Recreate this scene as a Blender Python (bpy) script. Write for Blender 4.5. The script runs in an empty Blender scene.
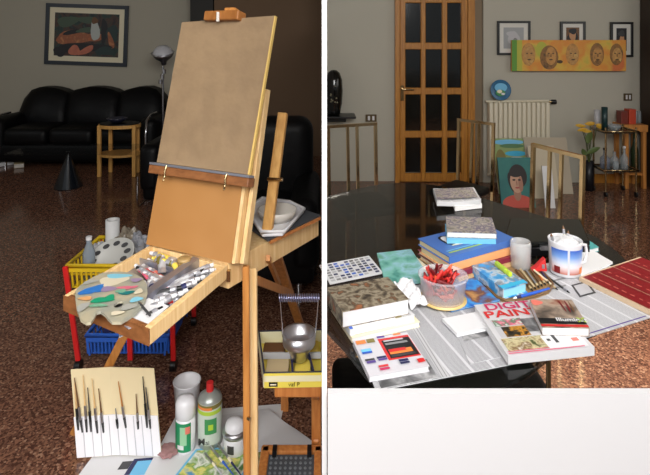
import bpy, bmesh, math, random
from mathutils import Vector, Matrix, noise
random.seed(7)
PI = math.pi
V = Vector
col = bpy.context.scene.collection
F, CX, CY, H = 520.0, 324.5, 38.0, 1.5      # focal length in pixels, horizon row, eye height

def P(px, py, d): return V(((px-CX)/F*d, d, H-(py-CY)/F*d))
def G(px, py, z=0.0):
    d = (H-z)*F/(py-CY)
    return V(((px-CX)/F*d, d, z))

# ------------------------------------------------------------------ materials
MC = {}
def lin(c): return tuple((x/255/12.92 if x/255 <= .04045 else ((x/255+.055)/1.055)**2.4) for x in c)
def mat(name, c, r=.5, metal=0, noise=None, c2=None, alpha=1, coat=0, bump=0, trans=0, spec=.5, detail=3):
    if name in MC: return MC[name]
    m = bpy.data.materials.new(name); m.use_nodes = True
    nt = m.node_tree; b = nt.nodes['Principled BSDF']
    c = lin(c)
    b.inputs['Base Color'].default_value = (*c, 1)
    b.inputs['Roughness'].default_value = r
    b.inputs['Metallic'].default_value = metal
    b.inputs['Alpha'].default_value = alpha
    b.inputs['Coat Weight'].default_value = coat
    b.inputs['Specular IOR Level'].default_value = spec
    b.inputs['Transmission Weight'].default_value = trans
    if noise or bump:
        tc = nt.nodes.new('ShaderNodeTexCoord')
        n = nt.nodes.new('ShaderNodeTexNoise'); n.inputs['Detail'].default_value = detail
        n.inputs['Scale'].default_value = noise or 40
        nt.links.new(tc.outputs['Object'], n.inputs['Vector'])
        if c2:
            rp = nt.nodes.new('ShaderNodeValToRGB')
            rp.color_ramp.elements[0].position = .38; rp.color_ramp.elements[1].position = .62
            rp.color_ramp.elements[0].color = (*c, 1); rp.color_ramp.elements[1].color = (*lin(c2), 1)
            nt.links.new(n.outputs['Fac'], rp.inputs['Fac']); nt.links.new(rp.outputs['Color'], b.inputs['Base Color'])
        if bump:
            bp = nt.nodes.new('ShaderNodeBump'); bp.inputs['Strength'].default_value = bump
            bp.inputs['Distance'].default_value = .01
            nt.links.new(n.outputs['Fac'], bp.inputs['Height']); nt.links.new(bp.outputs['Normal'], b.inputs['Normal'])
    MC[name] = m
    return m

def wood(name, c, c2, r=.45, axis='Z', scale=6):
    if name in MC: return MC[name]
    m = mat(name, c, r); nt = m.node_tree; b = nt.nodes['Principled BSDF']
    tc = nt.nodes.new('ShaderNodeTexCoord'); mp = nt.nodes.new('ShaderNodeMapping')
    s = {'X': (1, 14, 14), 'Y': (14, 1, 14), 'Z': (14, 14, 1)}[axis]
    mp.inputs['Scale'].default_value = s
    n = nt.nodes.new('ShaderNodeTexNoise'); n.inputs['Scale'].default_value = scale; n.inputs['Detail'].default_value = 5
    rp = nt.nodes.new('ShaderNodeValToRGB')
    rp.color_ramp.elements[0].position = .35; rp.color_ramp.elements[1].position = .68
    rp.color_ramp.elements[0].color = (*lin(c), 1); rp.color_ramp.elements[1].color = (*lin(c2), 1)
    L = nt.links.new
    L(tc.outputs['Object'], mp.inputs['Vector']); L(mp.outputs['Vector'], n.inputs['Vector'])
    L(n.outputs['Fac'], rp.inputs['Fac']); L(rp.outputs['Color'], b.inputs['Base Color'])
    return m

def terrazzo():
    m = mat('terrazzo', (80, 50, 40), .13); nt = m.node_tree; b = nt.nodes['Principled BSDF']; L = nt.links.new
    tc = nt.nodes.new('ShaderNodeTexCoord')
    v = nt.nodes.new('ShaderNodeTexVoronoi'); v.inputs['Scale'].default_value = 130
    L(tc.outputs['Object'], v.inputs['Vector'])
    sp = nt.nodes.new('ShaderNodeSeparateColor'); L(v.outputs['Color'], sp.inputs['Color'])
    rp = nt.nodes.new('ShaderNodeValToRGB'); e = rp.color_ramp.elements
    rp.color_ramp.interpolation = 'CONSTANT'
    e[0].position = 0; e[0].color = (*lin((78, 50, 40)), 1)
    e[1].position = .25; e[1].color = (*lin((110, 76, 60)), 1)
    for p_, c_ in ((.55, (134, 94, 74)), (.80, (92, 62, 51)), (.92, (158, 122, 100))):
        q = e.new(p_); q.color = (*lin(c_), 1)
    L(sp.outputs['Red'], rp.inputs['Fac']); L(rp.outputs['Color'], b.inputs['Base Color'])
    b.inputs['Specular IOR Level'].default_value = .45
    return m

def photo(name, cols, scale=9, r=.5, dist=.25):
    if name in MC: return MC[name]
    m = mat(name, cols[0], r); nt = m.node_tree; b = nt.nodes['Principled BSDF']; L = nt.links.new
    tc = nt.nodes.new('ShaderNodeTexCoord'); n = nt.nodes.new('ShaderNodeTexNoise'); n.inputs['Scale'].default_value = scale; n.inputs['Detail'].default_value = 4; n.inputs['Distortion'].default_value = dist
    L(tc.outputs['Object'], n.inputs['Vector']); rp = nt.nodes.new('ShaderNodeValToRGB'); e = rp.color_ramp.elements
    k = len(cols)
    for i, c in enumerate(cols):
        p_ = .34+.34*i/(k-1)
        if i < 2: q = e[i]; q.position = p_
        else: q = e.new(p_)
        q.color = (*lin(c), 1)
    L(n.outputs['Fac'], rp.inputs['Fac']); L(rp.outputs['Color'], b.inputs['Base Color'])
    return m

def newsprint(name, base=(196, 196, 200), ink=(128, 128, 132)):
    if name in MC: return MC[name]
    m = mat(name, base, .8); nt = m.node_tree; b = nt.nodes['Principled BSDF']; L = nt.links.new
    tc = nt.nodes.new('ShaderNodeTexCoord'); sx = nt.nodes.new('ShaderNodeSeparateXYZ'); L(tc.outputs['Object'], sx.inputs[0])
    def M(op, a, bb=None):
        n = nt.nodes.new('ShaderNodeMath'); n.operation = op
        for i, q in enumerate((a, bb)):
            if q is None: continue
            if isinstance(q, (int, float)): n.inputs[i].default_value = q
            else: L(q, n.inputs[i])
        return n.outputs[0]
    colm = M('LESS_THAN', M('FRACT', M('MULTIPLY', sx.outputs['X'], 19.0)), .86)
    row = M('LESS_THAN', M('FRACT', M('MULTIPLY', sx.outputs['Y'], 260.0)), .55)
    n = nt.nodes.new('ShaderNodeTexNoise'); n.inputs['Scale'].default_value = 5; n.inputs['Detail'].default_value = 0; L(tc.outputs['Object'], n.inputs['Vector'])
    blk = M('GREATER_THAN', n.outputs['Fac'], .36)
    f = M('MULTIPLY', M('MULTIPLY', colm, row), blk)
    mx = nt.nodes.new('ShaderNodeMix'); mx.data_type = 'RGBA'
    mx.inputs['A'].default_value = (*lin(base), 1); mx.inputs['B'].default_value = (*lin(ink), 1)
    L(f, mx.inputs['Factor']); L(mx.outputs['Result'], b.inputs['Base Color'])
    return m

# ------------------------------------------------------------------ mesh builder
class MB:
    def __init__(s): s.v = []; s.f = []; s.m = []; s.mats = []; s.sm = []
    def mi(s, m):
        if m not in s.mats: s.mats.append(m)
        return s.mats.index(m)
    def add(s, vs, fs, m, smooth=False):
        o = len(s.v); s.v += [V(x) for x in vs]; k = s.mi(m)
        for f in fs: s.f.append(tuple(i+o for i in f)); s.m.append(k); s.sm.append(smooth)
        return s
    def frombm(s, bm, m, M=None, smooth=False):
        bm.verts.ensure_lookup_table()
        vs = [(M @ v.co if M else v.co.copy()) for v in bm.verts]
        s.add(vs, [[v.index for v in f.verts] for f in bm.faces], m, smooth); bm.free(); return s
    def box(s, c, size, m, M=None, r=0, seg=2):
        bm = bmesh.new(); bmesh.ops.create_cube(bm, size=1)
        for v in bm.verts: v.co = V((v.co.x*size[0], v.co.y*size[1], v.co.z*size[2]))
        if r: bmesh.ops.bevel(bm, geom=bm.edges[:], offset=r, segments=seg, profile=.5, affect='EDGES')
        bm.verts.index_update()
        T = Matrix.Translation(V(c)); T = (M @ T) if M else T
        return s.frombm(bm, m, T, smooth=bool(r and seg > 2))
    def hexa(s, bot, top, m):     # 4 bottom + 4 top points, same order (ccw from above)
        vs = list(bot)+list(top)
        return s.add(vs, [(3,2,1,0),(4,5,6,7),(0,1,5,4),(1,2,6,5),(2,3,7,6),(3,0,4,7)], m)
    def prism(s, poly, z0, z1, m):
        n = len(poly); vs = [V((p[0], p[1], z0)) for p in poly]+[V((p[0], p[1], z1)) for p in poly]
        a = sum(poly[i][0]*poly[(i+1)%n][1]-poly[(i+1)%n][0]*poly[i][1] for i in range(n))
        fs = [tuple(range(n))[::-1], tuple(range(n, 2*n))]+[(i, (i+1)%n, n+(i+1)%n, n+i) for i in range(n)]
        if a < 0: fs = [f[::-1] for f in fs]
        return s.add(vs, fs, m)
    def bar(s, a, b, w, t, m, side=None, r=0):   # rectangular bar from a to b; side = direction of width
        a, b = V(a), V(b); d = b-a; L = d.length; z = d.normalized()
        x = V(side) if side else (V((0,0,1)) if abs(z.z) < .8 else V((1,0,0)))
        x = (x - z*x.dot(z)).normalized(); y = z.cross(x)
        M = Matrix((( *x, 0), (*y, 0), (*z, 0), (0,0,0,1))).transposed(); M.translation = (a+b)/2
        return s.box((0,0,0), (w, t, L), m, M, r, 1)
    def cyl(s, a, b, r0, m, r1=None, n=20, cap=True, smooth=True):
        a, b = V(a), V(b); r1 = r0 if r1 is None else r1
        z = (b-a).normalized(); x = z.orthogonal().normalized(); y = z.cross(x)
        vs = [a+(x*math.cos(2*PI*i/n)+y*math.sin(2*PI*i/n))*r0 for i in range(n)]+[b+(x*math.cos(2*PI*i/n)+y*math.sin(2*PI*i/n))*r1 for i in range(n)]
        s.add(vs, [(i, (i+1)%n, n+(i+1)%n, n+i) for i in range(n)], m, smooth)
        if cap:
            s.add(vs[:n], [tuple(range(n))[::-1]], m); s.add(vs[n:], [tuple(range(n))], m)
        return s
    def lathe(s, prof, m, c=(0,0,0), n=28, M=None):
        c = V(c); vs = []; k = len(prof)
        for (r, z) in prof:
            for i in range(n):
                q = V((max(r, .00005)*math.cos(2*PI*i/n), max(r, .00005)*math.sin(2*PI*i/n), z))
                vs.append(c+(M @ q if M else q))
        fs = [(j*n+i, j*n+(i+1)%n, (j+1)*n+(i+1)%n, (j+1)*n+i) for j in range(k-1) for i in range(n)]
        return s.add(vs, fs, m, True)
    def tube(s, pts, r, m, n=8, closed=False):
        pts = [V(p) for p in pts]; k = len(pts); vs = []; up = None
        for j, p in enumerate(pts):
            a = pts[(j-1) % k] if (j or closed) else p; b = pts[(j+1) % k] if (j < k-1 or closed) else p
            t = (b-a).normalized()
            x = t.orthogonal().normalized() if up is None else (up - t*up.dot(t)).normalized()
            up = x; y = t.cross(x); rr = r[j] if isinstance(r, (list, tuple)) else r
            vs += [p+(x*math.cos(2*PI*i/n)+y*math.sin(2*PI*i/n))*rr for i in range(n)]
        kk = k if closed else k-1
        s.add(vs, [(j*n+i, j*n+(i+1)%n, ((j+1)%k)*n+(i+1)%n, ((j+1)%k)*n+i) for j in range(kk) for i in range(n)], m, True)
        if not closed:
            s.add(vs[:n], [tuple(range(n))[::-1]], m); s.add(vs[-n:], [tuple(range(n))], m)
        return s
    def build(s, name, parent=None, origin=None, rotz=0, bev=0, seg=2):
        me = bpy.data.meshes.new(name)
        o = bpy.data.objects.new(name, me); col.objects.link(o)
        if parent is not None:
            o.parent = parent; W = MW[parent.name]
            if origin is not None:
                Lm = W.inverted() @ (Matrix.Translation(V(origin)) @ Matrix.Rotation(rotz, 4, 'Z'))
                o.matrix_local = Lm; W = W @ Lm
        else:
            if origin is None:
                mn = V((min(v.x for v in s.v), min(v.y for v in s.v), min(v.z for v in s.v)))
                mx = V((max(v.x for v in s.v), max(v.y for v in s.v), 0)); origin = ((mn.x+mx.x)/2, (mn.y+mx.y)/2, mn.z)
            W = Matrix.Translation(V(origin)) @ Matrix.Rotation(rotz, 4, 'Z'); o.matrix_world = W
        MW[o.name] = W.copy(); Wi = W.inverted()
        me.from_pydata([Wi @ v for v in s.v], [], s.f)
        for m in s.mats: me.materials.append(m)
        for p, k, q in zip(me.polygons, s.m, s.sm): p.material_index = k; p.use_smooth = q
        me.update()
        if bev:
            b = o.modifiers.new('bevel', 'BEVEL'); b.width = bev; b.segments = seg; b.limit_method = 'ANGLE'
        return o
MW = {}
def tag(o, label=None, cat=None, group=None, kind=None):
    if label: o['label'] = label
    if cat: o['category'] = cat
    if group: o['group'] = group
    if kind: o['kind'] = kind
    return o
def thing(name, label, cat, loc, rotz=0, group=None):
    o = bpy.data.objects.new(name, None); col.objects.link(o); o.empty_display_size = .05
    W = Matrix.Translation(V(loc)) @ Matrix.Rotation(rotz, 4, 'Z'); o.matrix_world = W; MW[o.name] = W
    return tag(o, label, cat, group)
def copy_tree(o, parent=None):
    c = o.copy(); col.objects.link(c)
    if parent is not None:
        c.parent = parent
    for ch in [x for x in bpy.data.objects if x.parent == o]: copy_tree(ch, c)
    return c
class Pl:      # a flat panel frame: origin, right, up
    def __init__(s, o, u, v): s.o = V(o); s.u = V(u).normalized(); s.v = V(v).normalized(); s.n = s.u.cross(s.v).normalized()
    def p(s, a, b, off=0): return s.o+s.u*a+s.v*b+s.n*off
    def quad(s, mb, a0, b0, a1, b1, m, off=.0008): mb.add([s.p(a0,b0,off), s.p(a1,b0,off), s.p(a1,b1,off), s.p(a0,b1,off)], [(0,1,2,3)], m)
    def poly(s, mb, pts, m, off=.0008): mb.add([s.p(a,b,off) for a, b in pts], [tuple(range(len(pts)))], m)
    def ell(s, mb, a, b, ra, rb, m, off=.0008, n=18, rot=0, wob=0):
        pts = []
        for i in range(n):
            t = 2*PI*i/n; k = 1+wob*math.sin(3*t+a*90)
            x, y = ra*math.cos(t)*k, rb*math.sin(t)*k
            pts.append((a+x*math.cos(rot)-y*math.sin(rot), b+x*math.sin(rot)+y*math.cos(rot)))
        s.poly(mb, pts, m, off)
    def slab(s, mb, a0, b0, a1, b1, t0, t1, m):
        q = [(a0,b0),(a1,b0),(a1,b1),(a0,b1)]
        mb.hexa([s.p(a,b,t0) for a, b in q], [s.p(a,b,t1) for a, b in q], m)
    def M(s): 
        M = Matrix(((*s.u,0),(*s.v,0),(*s.n,0),(0,0,0,1))).transposed(); M.translation = s.o; return M
def lettering(txt, pl, a, b, size, m, parent, name='lettering', sx=1, off=.0012, bold=0):
    c = bpy.data.curves.new('t', 'FONT'); c.body = txt; c.size = size; c.extrude = .0002; c.offset = bold
    t = bpy.data.objects.new('t', c); col.objects.link(t)
    dg = bpy.context.evaluated_depsgraph_get(); me = bpy.data.meshes.new_from_object(t.evaluated_get(dg))
    mb = MB(); M = pl.M() @ Matrix.Translation((a, b, off)) @ Matrix.Diagonal((sx, 1, 1, 1))
    mb.add([M @ v.co for v in me.vertices], [tuple(p.vertices) for p in me.polygons], m)
    bpy.data.objects.remove(t); bpy.data.curves.remove(c); bpy.data.meshes.remove(me)
    return mb.build(name, parent)

# ------------------------------------------------------------------ palette of materials
W_l = wood('pale_beech', (222, 182, 124), (238, 206, 154))
W_h = wood('honey_wood', (176, 112, 52), (205, 140, 72))
W_t = wood('tray_front_wood', (120, 74, 40), (146, 94, 54), axis='X')
W_s = wood('golden_wood', (205, 150, 78), (225, 175, 100))
W_o = wood('orange_wood', (184, 112, 54), (206, 136, 74))
W_door = wood('door_wood', (160, 102, 30), (186, 126, 44))
W_ply = mat('hardboard', (166, 115, 60), .6, noise=3, c2=(176, 126, 72))
M_paper = mat('kraft_paper', (138, 114, 86), .7, noise=14, c2=(147, 122, 92), bump=.5)
M_white = mat('white_gloss', (228, 228, 232), .3)
M_wp = mat('white_paper', (216, 216, 218), .7)
M_wp2 = mat('page_edges', (205, 200, 192), .8)
M_black = mat('black_paint', (14, 14, 16), .35)
M_leather = mat('black_leather', (7, 7, 9), .48, bump=.25, noise=18, spec=.22)
M_chrome = mat('chrome', (200, 200, 205), .18, 1)
M_steel = mat('steel', (200, 200, 205), .33, 1)
M_brass = mat('brass', (198, 174, 132), .14, 1)
M_goldw = mat('brass_dark', (150, 115, 70), .3, 1)
M_alu = mat('aluminium', (170, 172, 185), .4, .8)
def pc(name, *c): return mat(name, c, .55)
C = {k: mat('print_'+k, v, .5) for k, v in dict(red=(200,40,40), darkred=(120,25,30), blue=(40,90,190), sky=(110,185,225), teal=(70,150,150),
     green=(60,140,80), lime=(170,200,60), yellow=(235,210,90), orange=(225,130,60), pink=(220,100,130), purple=(90,70,140), navy=(35,40,85),
     brown=(110,75,45), cream=(235,225,195), grey=(130,130,132), lgrey=(185,185,188), dgrey=(60,60,62), black=(18,18,20), white=(218,218,220),
     skin=(190,140,100), salmon=(225,120,105), beige=(200,180,140), aqua=(60,175,215), olive=(120,110,50), magenta=(190,40,90)).items()}


PH = dict(
 umber=photo('photo_umber',[(60,52,44),(110,98,80),(150,140,120),(80,66,50),(150,95,62)],30), news=photo('photo_news',[(50,50,52),(120,120,122),(190,190,190)],22),
 mist=photo('photo_mist',[(60,54,50),(120,105,92),(170,150,132),(140,90,70)],16), food=photo('photo_food',[(70,80,40),(200,190,150),(120,90,50),(230,225,210)],40),
 floral=photo('photo_floral',[(200,205,190),(210,100,130),(70,120,90),(240,235,235)],45), window=photo('photo_window',[(20,20,20),(60,50,30),(200,140,50),(40,35,30)],50),
 gard=photo('photo_garden',[(90,150,190),(230,220,120),(120,160,80),(235,235,225),(80,120,60)],16), gard2=photo('photo_garden_brown',[(110,100,80),(200,190,160),(120,140,90),(150,90,60),(225,220,210)],18),
 azure=photo('photo_azure',[(30,90,180),(60,150,220),(110,70,60),(200,150,90)],14), map=photo('photo_map',[(70,140,130),(120,185,170),(150,195,210),(90,160,120)],14),
 fabric=photo('photo_box',[(40,130,200),(80,160,210),(190,200,210),(120,130,140),(50,150,215)],24), greyp=photo('photo_greys',[(110,105,100),(165,158,146),(95,85,110),(190,180,162)],42))

# ------------------------------------------------------------------ setting
def struct(mb, name, **k): o = mb.build(name, **k); o['kind'] = 'structure'; return o
Wall = mat('wall_paint', (178, 172, 156), .75, bump=.05, noise=30)
WallR = mat('warm_wall_paint', (182, 178, 164), .75, bump=.05, noise=30)
WallBr = mat('brown_wall', (112, 88, 66), .8)  # darker brown than the wall beside it
Wh = mat('gap_white', (240, 239, 240), .6)
WhLow = mat('blank_white', (196, 195, 197), .7)
struct(MB().box((-.1, 3, -.05), (10.2, 11, .1), terrazzo()), 'floor')
Ceil = mat('ceiling_paint', (190, 186, 178), .9)
struct(MB().box((-.1, 3.4, 2.95), (10.2, 10.2, .1), Ceil), 'ceiling')
struct(MB().box((-3.08, 7.0, 1.45), (4.04, .16, 2.9), Wall), 'wall_back')
struct(MB().box((-.68, 6.68, 1.45), (1.44, .16, 2.9), WallBr), 'wall_alcove')
struct(MB().box((-1.56, 6.75, 1.45), (.29, .3, 2.9), mat('dark_trim', (36, 34, 30), .6)), 'trim_1')
struct(MB().box((-5.1, 3, 1.45), (.16, 9, 2.9), Wall), 'wall_left')
# right room: wall with the door, projecting wall, side wall
struct(MB().box((.832, 5.53, 1.45), (1.645, .16, 2.9), WallR), 'wall_door')
struct(MB().box((2.92, 5.48, 1.45), (2.54, .16, 2.9), WallR), 'wall_radiator')
struct(MB().box((1.605, 5.435, 1.45), (.085, .03, 2.9), mat('painted_shade', (128, 112, 90), .7)), 'shade_strip')  # brown strip painted in for shade where the wall jogs
struct(MB().box((4.0, 2.9, 1.45), (.16, 5.0, 2.9), WallR), 'wall_right')
struct(MB().box((3.3, 5.39, .045), (1.2, .02, .09), W_door), 'baseboard_right')
# white panels added for the blank strip and blank corner between both views
struct(MB().box((-.0002, 3.77, .87), (.0094, 5.54, 1.74), Wh), 'gap_panel')
zl = H-(388.3-CY)/F*.985
struct(MB().box((.006+1.3, .9775, zl/2), (2.6, .015, zl), WhLow), 'blank_panel')

# door with glass panes
DM = Pl((.815, 5.69, 0), (1,0,0), (0,0,1)); DM.n = V((0,-1,0))
DW, DH = .68, 2.15
def door():
    fr = MB(); g = mat('door_glass', (14, 16, 14), .12, spec=.6); y = 5.42
    fr.box((.757, y, 1.09), (.045, .06, 2.18), W_door); fr.box((1.525, y, 1.09), (.07, .06, 2.18), W_door); fr.box((1.145, y, 2.2), (.82, .06, .08), W_door)
    struct(fr, 'trim_2')
    d = MB()
    for a, b in ((.782,.84),(1.0,1.05),(1.22,1.275),(1.42,1.488)): d.box(((a+b)/2, y-.005, 1.08), (b-a, .04, 2.14), W_door, r=.006, seg=1)
    for z, h in ((.05,.09),(.499,.07),(.948,.07),(1.417,.07),(1.90,.07),(2.12,.08)): d.box((1.135, y-.003, z), (.70, .036, h), W_door, r=.006, seg=1)
    do = struct(d, 'door_1')
    MB().box((1.135, y+.012, 1.1), (.69, .006, 2.0), g).build('glass_pane', do)
    h = MB(); h.cyl((.805, y-.02, .97), (.805, y-.07, .97), .008, M_brass); h.tube([(.805, y-.07, .97), (.87, y-.075, .972), (.92, y-.07, .965)], .008, M_brass)
    h.box((.805, y-.03, .93), (.035, .01, .16), M_brass, r=.003); h.build('door_handle', do)
door()

# wooden cabinet edge at far right
t = thing('wardrobe', 'tall orange-brown wooden cupboard at the right edge of the far wall', 'cupboard', (3.45, 5.1, 0))
mb = MB().box((3.49, 5.11, 1.2), (.46, .52, 2.4), mat('dark_veneer', (50, 36, 26), .5)); mb.build('body', t)
mb = MB().box((3.40, 4.83, 1.2), (.19, .03, 2.34), W_door, r=.005); mb.box((3.62, 4.83, 1.2), (.19, .03, 2.34), W_door, r=.005); mb.build('door', t)
MB().cyl((3.32, 4.815, 1.32), (3.32, 4.79, 1.32), .018, M_brass).build('knob', t)

def plate(px, py, w, d, label):
    p = P(px, py, d)
    t = thing('wall_switch', label, 'switch', (p.x, p.y, p.z-.035))
    MB().box((p.x, p.y-.006, p.z), (w, .012, .075), mat('switch_plate', (92, 76, 50), .35, .4), r=.003).build('plate', t)
    for k in (-1, 1):
        MB().box((p.x+k*w*.2, p.y-.014, p.z), (w*.2, .008, .045), C['white'], r=.002).build('rocker', t)
plate(371, 118, .115, 5.44, 'brass switch plate with two white rockers left of the glazed door')
plate(627.5, 97, .085, 5.40, 'small brass switch plate beside the far wooden cupboard')

# ------------------------------------------------------------------ framed pictures
def framed(px0, py0, px1, py1, d, label, paint, fw=.022, mat_w=.07, fm=None, matm=None, name='framed_picture', group=None, tilt=0):
    a = P(px0, py1, d-.012); b = P(px1, py0, d-.012); w = b.x-a.x; h = b.z-a.z
    t = thing(name, label, 'picture', ((a.x+b.x)/2, a.y, a.z), group=group)
    ct, st = math.cos(tilt), math.sin(tilt)
    pl = Pl(a, (ct,0,st), (-st,0,ct))
    fm = fm or M_black
    fr = MB()
    for q in ((0,0,w,fw),(0,h-fw,w,h),(0,fw,fw,h-fw),(w-fw,fw,w,h-fw)): pl.slab(fr, *q, -.008, .02, fm)
    fr.build('frame', t, bev=.002)
    mm = MB(); pl.slab(mm, fw, fw, w-fw, h-fw, -.006, .004, matm or C['cream']); mm.build('mount', t)
    pr = MB(); m2 = fw+mat_w
    pl.slab(pr, m2, m2, w-m2, h-m2, .004, .006, paint[0])
    iw, ih = w-2*m2, h-2*m2
    for k, (u, v, ru, rv, m, rot) in enumerate(paint[1]):
        pl.ell(pr, m2+u*iw, m2+v*ih, ru*iw, rv*ih, m, .0066+.0003*k, rot=rot, wob=.12)
    pr.build('print', t)
    return t
dg = mat('paint_deepgreen', (38, 58, 56), .5); dm = mat('paint_dark', (30, 30, 34), .5); mg = mat('paint_mossy', (70, 88, 70), .5)
sk = photo('paint_flesh', [(180,105,66),(150,90,60),(196,130,84)], 14); sk2 = photo('paint_peach', [(205,125,95),(180,100,80)], 14); wt = mat('paint_pale', (185, 190, 185), .5)
framed(44.5, 3, 127, 64, 6.92, 'large framed print with white mount hanging above the black sofa',
  (photo('paint_nightgreen', [(28,40,44),(40,62,56),(80,56,44),(34,34,40),(60,80,70)], 7), [(.2,.8,.17,.12,mg,.2),(.5,.85,.15,.08,mg,0),(.3,.43,.28,.16,sk,.08),(.58,.45,.2,.09,sk,.05),(.30,.56,.18,.05,dm,.2),(.55,.62,.22,.06,mg,.1),
        (.63,.62,.07,.26,wt,.1),(.62,.84,.05,.08,C['brown'],0),(.77,.6,.05,.3,dm,0),(.9,.55,.09,.2,dg,0),(.88,.38,.04,.2,sk,.3),(.45,.2,.42,.11,dm,.05),
        (.32,.13,.09,.12,sk2,.2),(.5,.14,.14,.07,sk2,.5),(.8,.14,.15,.1,dg,0),(.1,.1,.1,.12,dm,0)]), fw=.05, mat_w=.07, fm=mat('frame_slate', (38, 46, 56), .4), tilt=-.035)
bw = mat('mount_white', (215, 213, 205), .6)
framed(497, 21, 530, 55, 5.4, 'black framed pale grey sketch, leftmost of three behind the long painting', (mat('sketch_grey', (160, 163, 165), .6), [(.5,.5,.3,.3,C['lgrey'],0),(.6,.3,.15,.2,C['grey'],.4),(.3,.7,.16,.12,C['lgrey'],0)]), mat_w=.045, matm=bw)
framed(560, 21.5, 585, 52, 5.4, 'black framed small dark portrait, middle one of three behind the long painting', (C['brown'], [(.5,.35,.42,.4,dm,0),(.5,.55,.25,.3,C['skin'],0),(.5,.8,.3,.16,dm,0)]), mat_w=.04, matm=bw)
framed(610, 22, 632.5, 57, 5.4, 'black framed dark portrait at the right end, rightmost of three', (dm, [(.5,.3,.4,.3,C['brown'],0),(.55,.5,.22,.24,C['skin'],0),(.5,.76,.32,.14,C['dgrey'],0)]), mat_w=.042, matm=bw)

# long painting with five faces
def long_painting():
    d = 5.34; a = P(511.5, 71, d); b = P(625.5, 40, d); w, h = b.x-a.x, b.z-a.z
    t = thing('long_painting', 'long orange and yellow painted panel with five faces on the far wall', 'painting', ((a.x+b.x)/2, d, a.z))
    pl = Pl(a, (1,0,0.0), (0,0,1))
    mm = MB(); base = photo('painted_amber', [(176,176,70),(216,176,70),(218,140,56),(214,160,66),(206,112,60)], 3.2); pl.slab(mm, 0, 0, w, h, -.015, .01, base)
    mm.build('canvas', t)
    pr = MB(); g1 = mat('amber_green', (96, 150, 60), .6); g2 = mat('amber_lime', (180, 180, 70), .6); rd = mat('amber_red', (220, 95, 60), .6)
    pl.quad(pr, 0, 0, w*.045, h, g1, .0105); pl.quad(pr, w*.045, 0, w*.09, h, g2, .0105); pl.ell(pr, w*.26, h*.7, w*.05, h*.25, g2, .0106)
    hair = photo('paint_umber', [(96,72,42),(150,104,54),(120,92,50)], 18); tone = photo('paint_ochre', [(170,122,64),(200,146,78),(150,110,62)], 16); dk = mat('paint_sepia', (84, 62, 40), .6); lt = photo('paint_tan', [(205,160,88),(180,132,76),(214,176,104)], 16)
    for i, (u, hr, fc, s) in enumerate(((.145, tone, lt, 1.0), (.335, hair, tone, 1.05), (.53, tone, lt, .95), (.745, hair, tone, 1.0), (.915, hair, lt, .95))):
        x, y = u*w, h*.5
        if i == 1: pl.ell(pr, x-.01, y-.02, .095, .125, hr, .011)
        else: pl.ell(pr, x, y+.012, .072*s, .118*s, hr, .011)
        pl.ell(pr, x+.008, y-.005, .052*s, .09*s, fc, .0113)
        for k in (-1, 1): pl.ell(pr, x+.008+k*.022, y+.022, .011, .006, dk, .0116)
        pl.poly(pr, [(x+.004, y+.02), (x+.014, y+.02), (x+.016, y-.014), (x, y-.014)], hr, .0115)
        pl.ell(pr, x+.008, y-.042, .02, .007, dk, .0116)
        if i == 4 or i == 3: pl.ell(pr, x+.008, y-.068, .035, .022, hr, .0114)
    pl.ell(pr, w*.42, h*.3, .03, .018, dk, .0112)
    pr.build('painted_faces', t)
long_painting()

# decorative blue plate
p = P(500.5, 90, 5.30)
t = thing('decorative_plate', 'round blue plate with a painted scene standing on top of the radiator', 'plate', (p.x, p.y, p.z-.1))
Mr = Matrix.Rotation(PI/2-.12, 4, 'X')
MB().lathe([(.0, -.006), (.06, -.006), (.104, .006), (.106, .011), (.1, .011), (.06, 0), (0, 0)], mat('plate_blue', (40, 100, 140), .25), p, M=Mr).build('dish', t)
pl = Pl(p, (1,0,0), (0, math.sin(.12), math.cos(.12))); mm = MB()
pl.ell(mm, 0, .025, .065, .045, C['sky'], .014); pl.ell(mm, -.005, -.03, .05, .032, C['green'], .015); pl.ell(mm, -.015, -.015, .026, .018, C['cream'], .016); pl.ell(mm, .02, -.04, .02, .012, C['white'], .0165)
mm.build('painted_scene', t)

# radiator
def radiator():
    a = P(488, 186, 5.32); b = P(549, 102, 5.32); w = b.x-a.x
    t = thing('radiator', 'beige ribbed column radiator on the far wall under the blue plate', 'radiator', ((a.x+b.x)/2, 5.33, .08))
    m = mat('radiator_enamel', (216, 208, 186), .4); n = 13; s = w/n; z1 = b.z
    for i in range(n):
        x = a.x+s*(i+.5); z1i = b.z+.0*i
        q = MB().box((x, 5.325, (.1+z1i)/2), (s*.86, .09, z1i-.1), m, r=.012, seg=3); q.build('column', t)
    MB().cyl((a.x-.02, 5.33, z1+.005), (b.x, 5.33, z1+.012), .012, m).cyl((a.x, 5.33, .1), (b.x, 5.33, .1), .014, m).cyl((a.x+.05,5.33,0),(a.x+.05,5.33,.12),.012,m).cyl((b.x-.05,5.33,0),(b.x-.05,5.33,.12),.012,m).build('pipe', t)
    tag(MB().cyl((b.x, 5.33, z1), (b.x+.035, 5.33, z1), .01, M_brass).cyl((b.x+.03, 5.33, z1), (b.x+.075, 5.33, z1), .024, M_black).build('valve', t), 'black radiator valve knob')
radiator()

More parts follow.
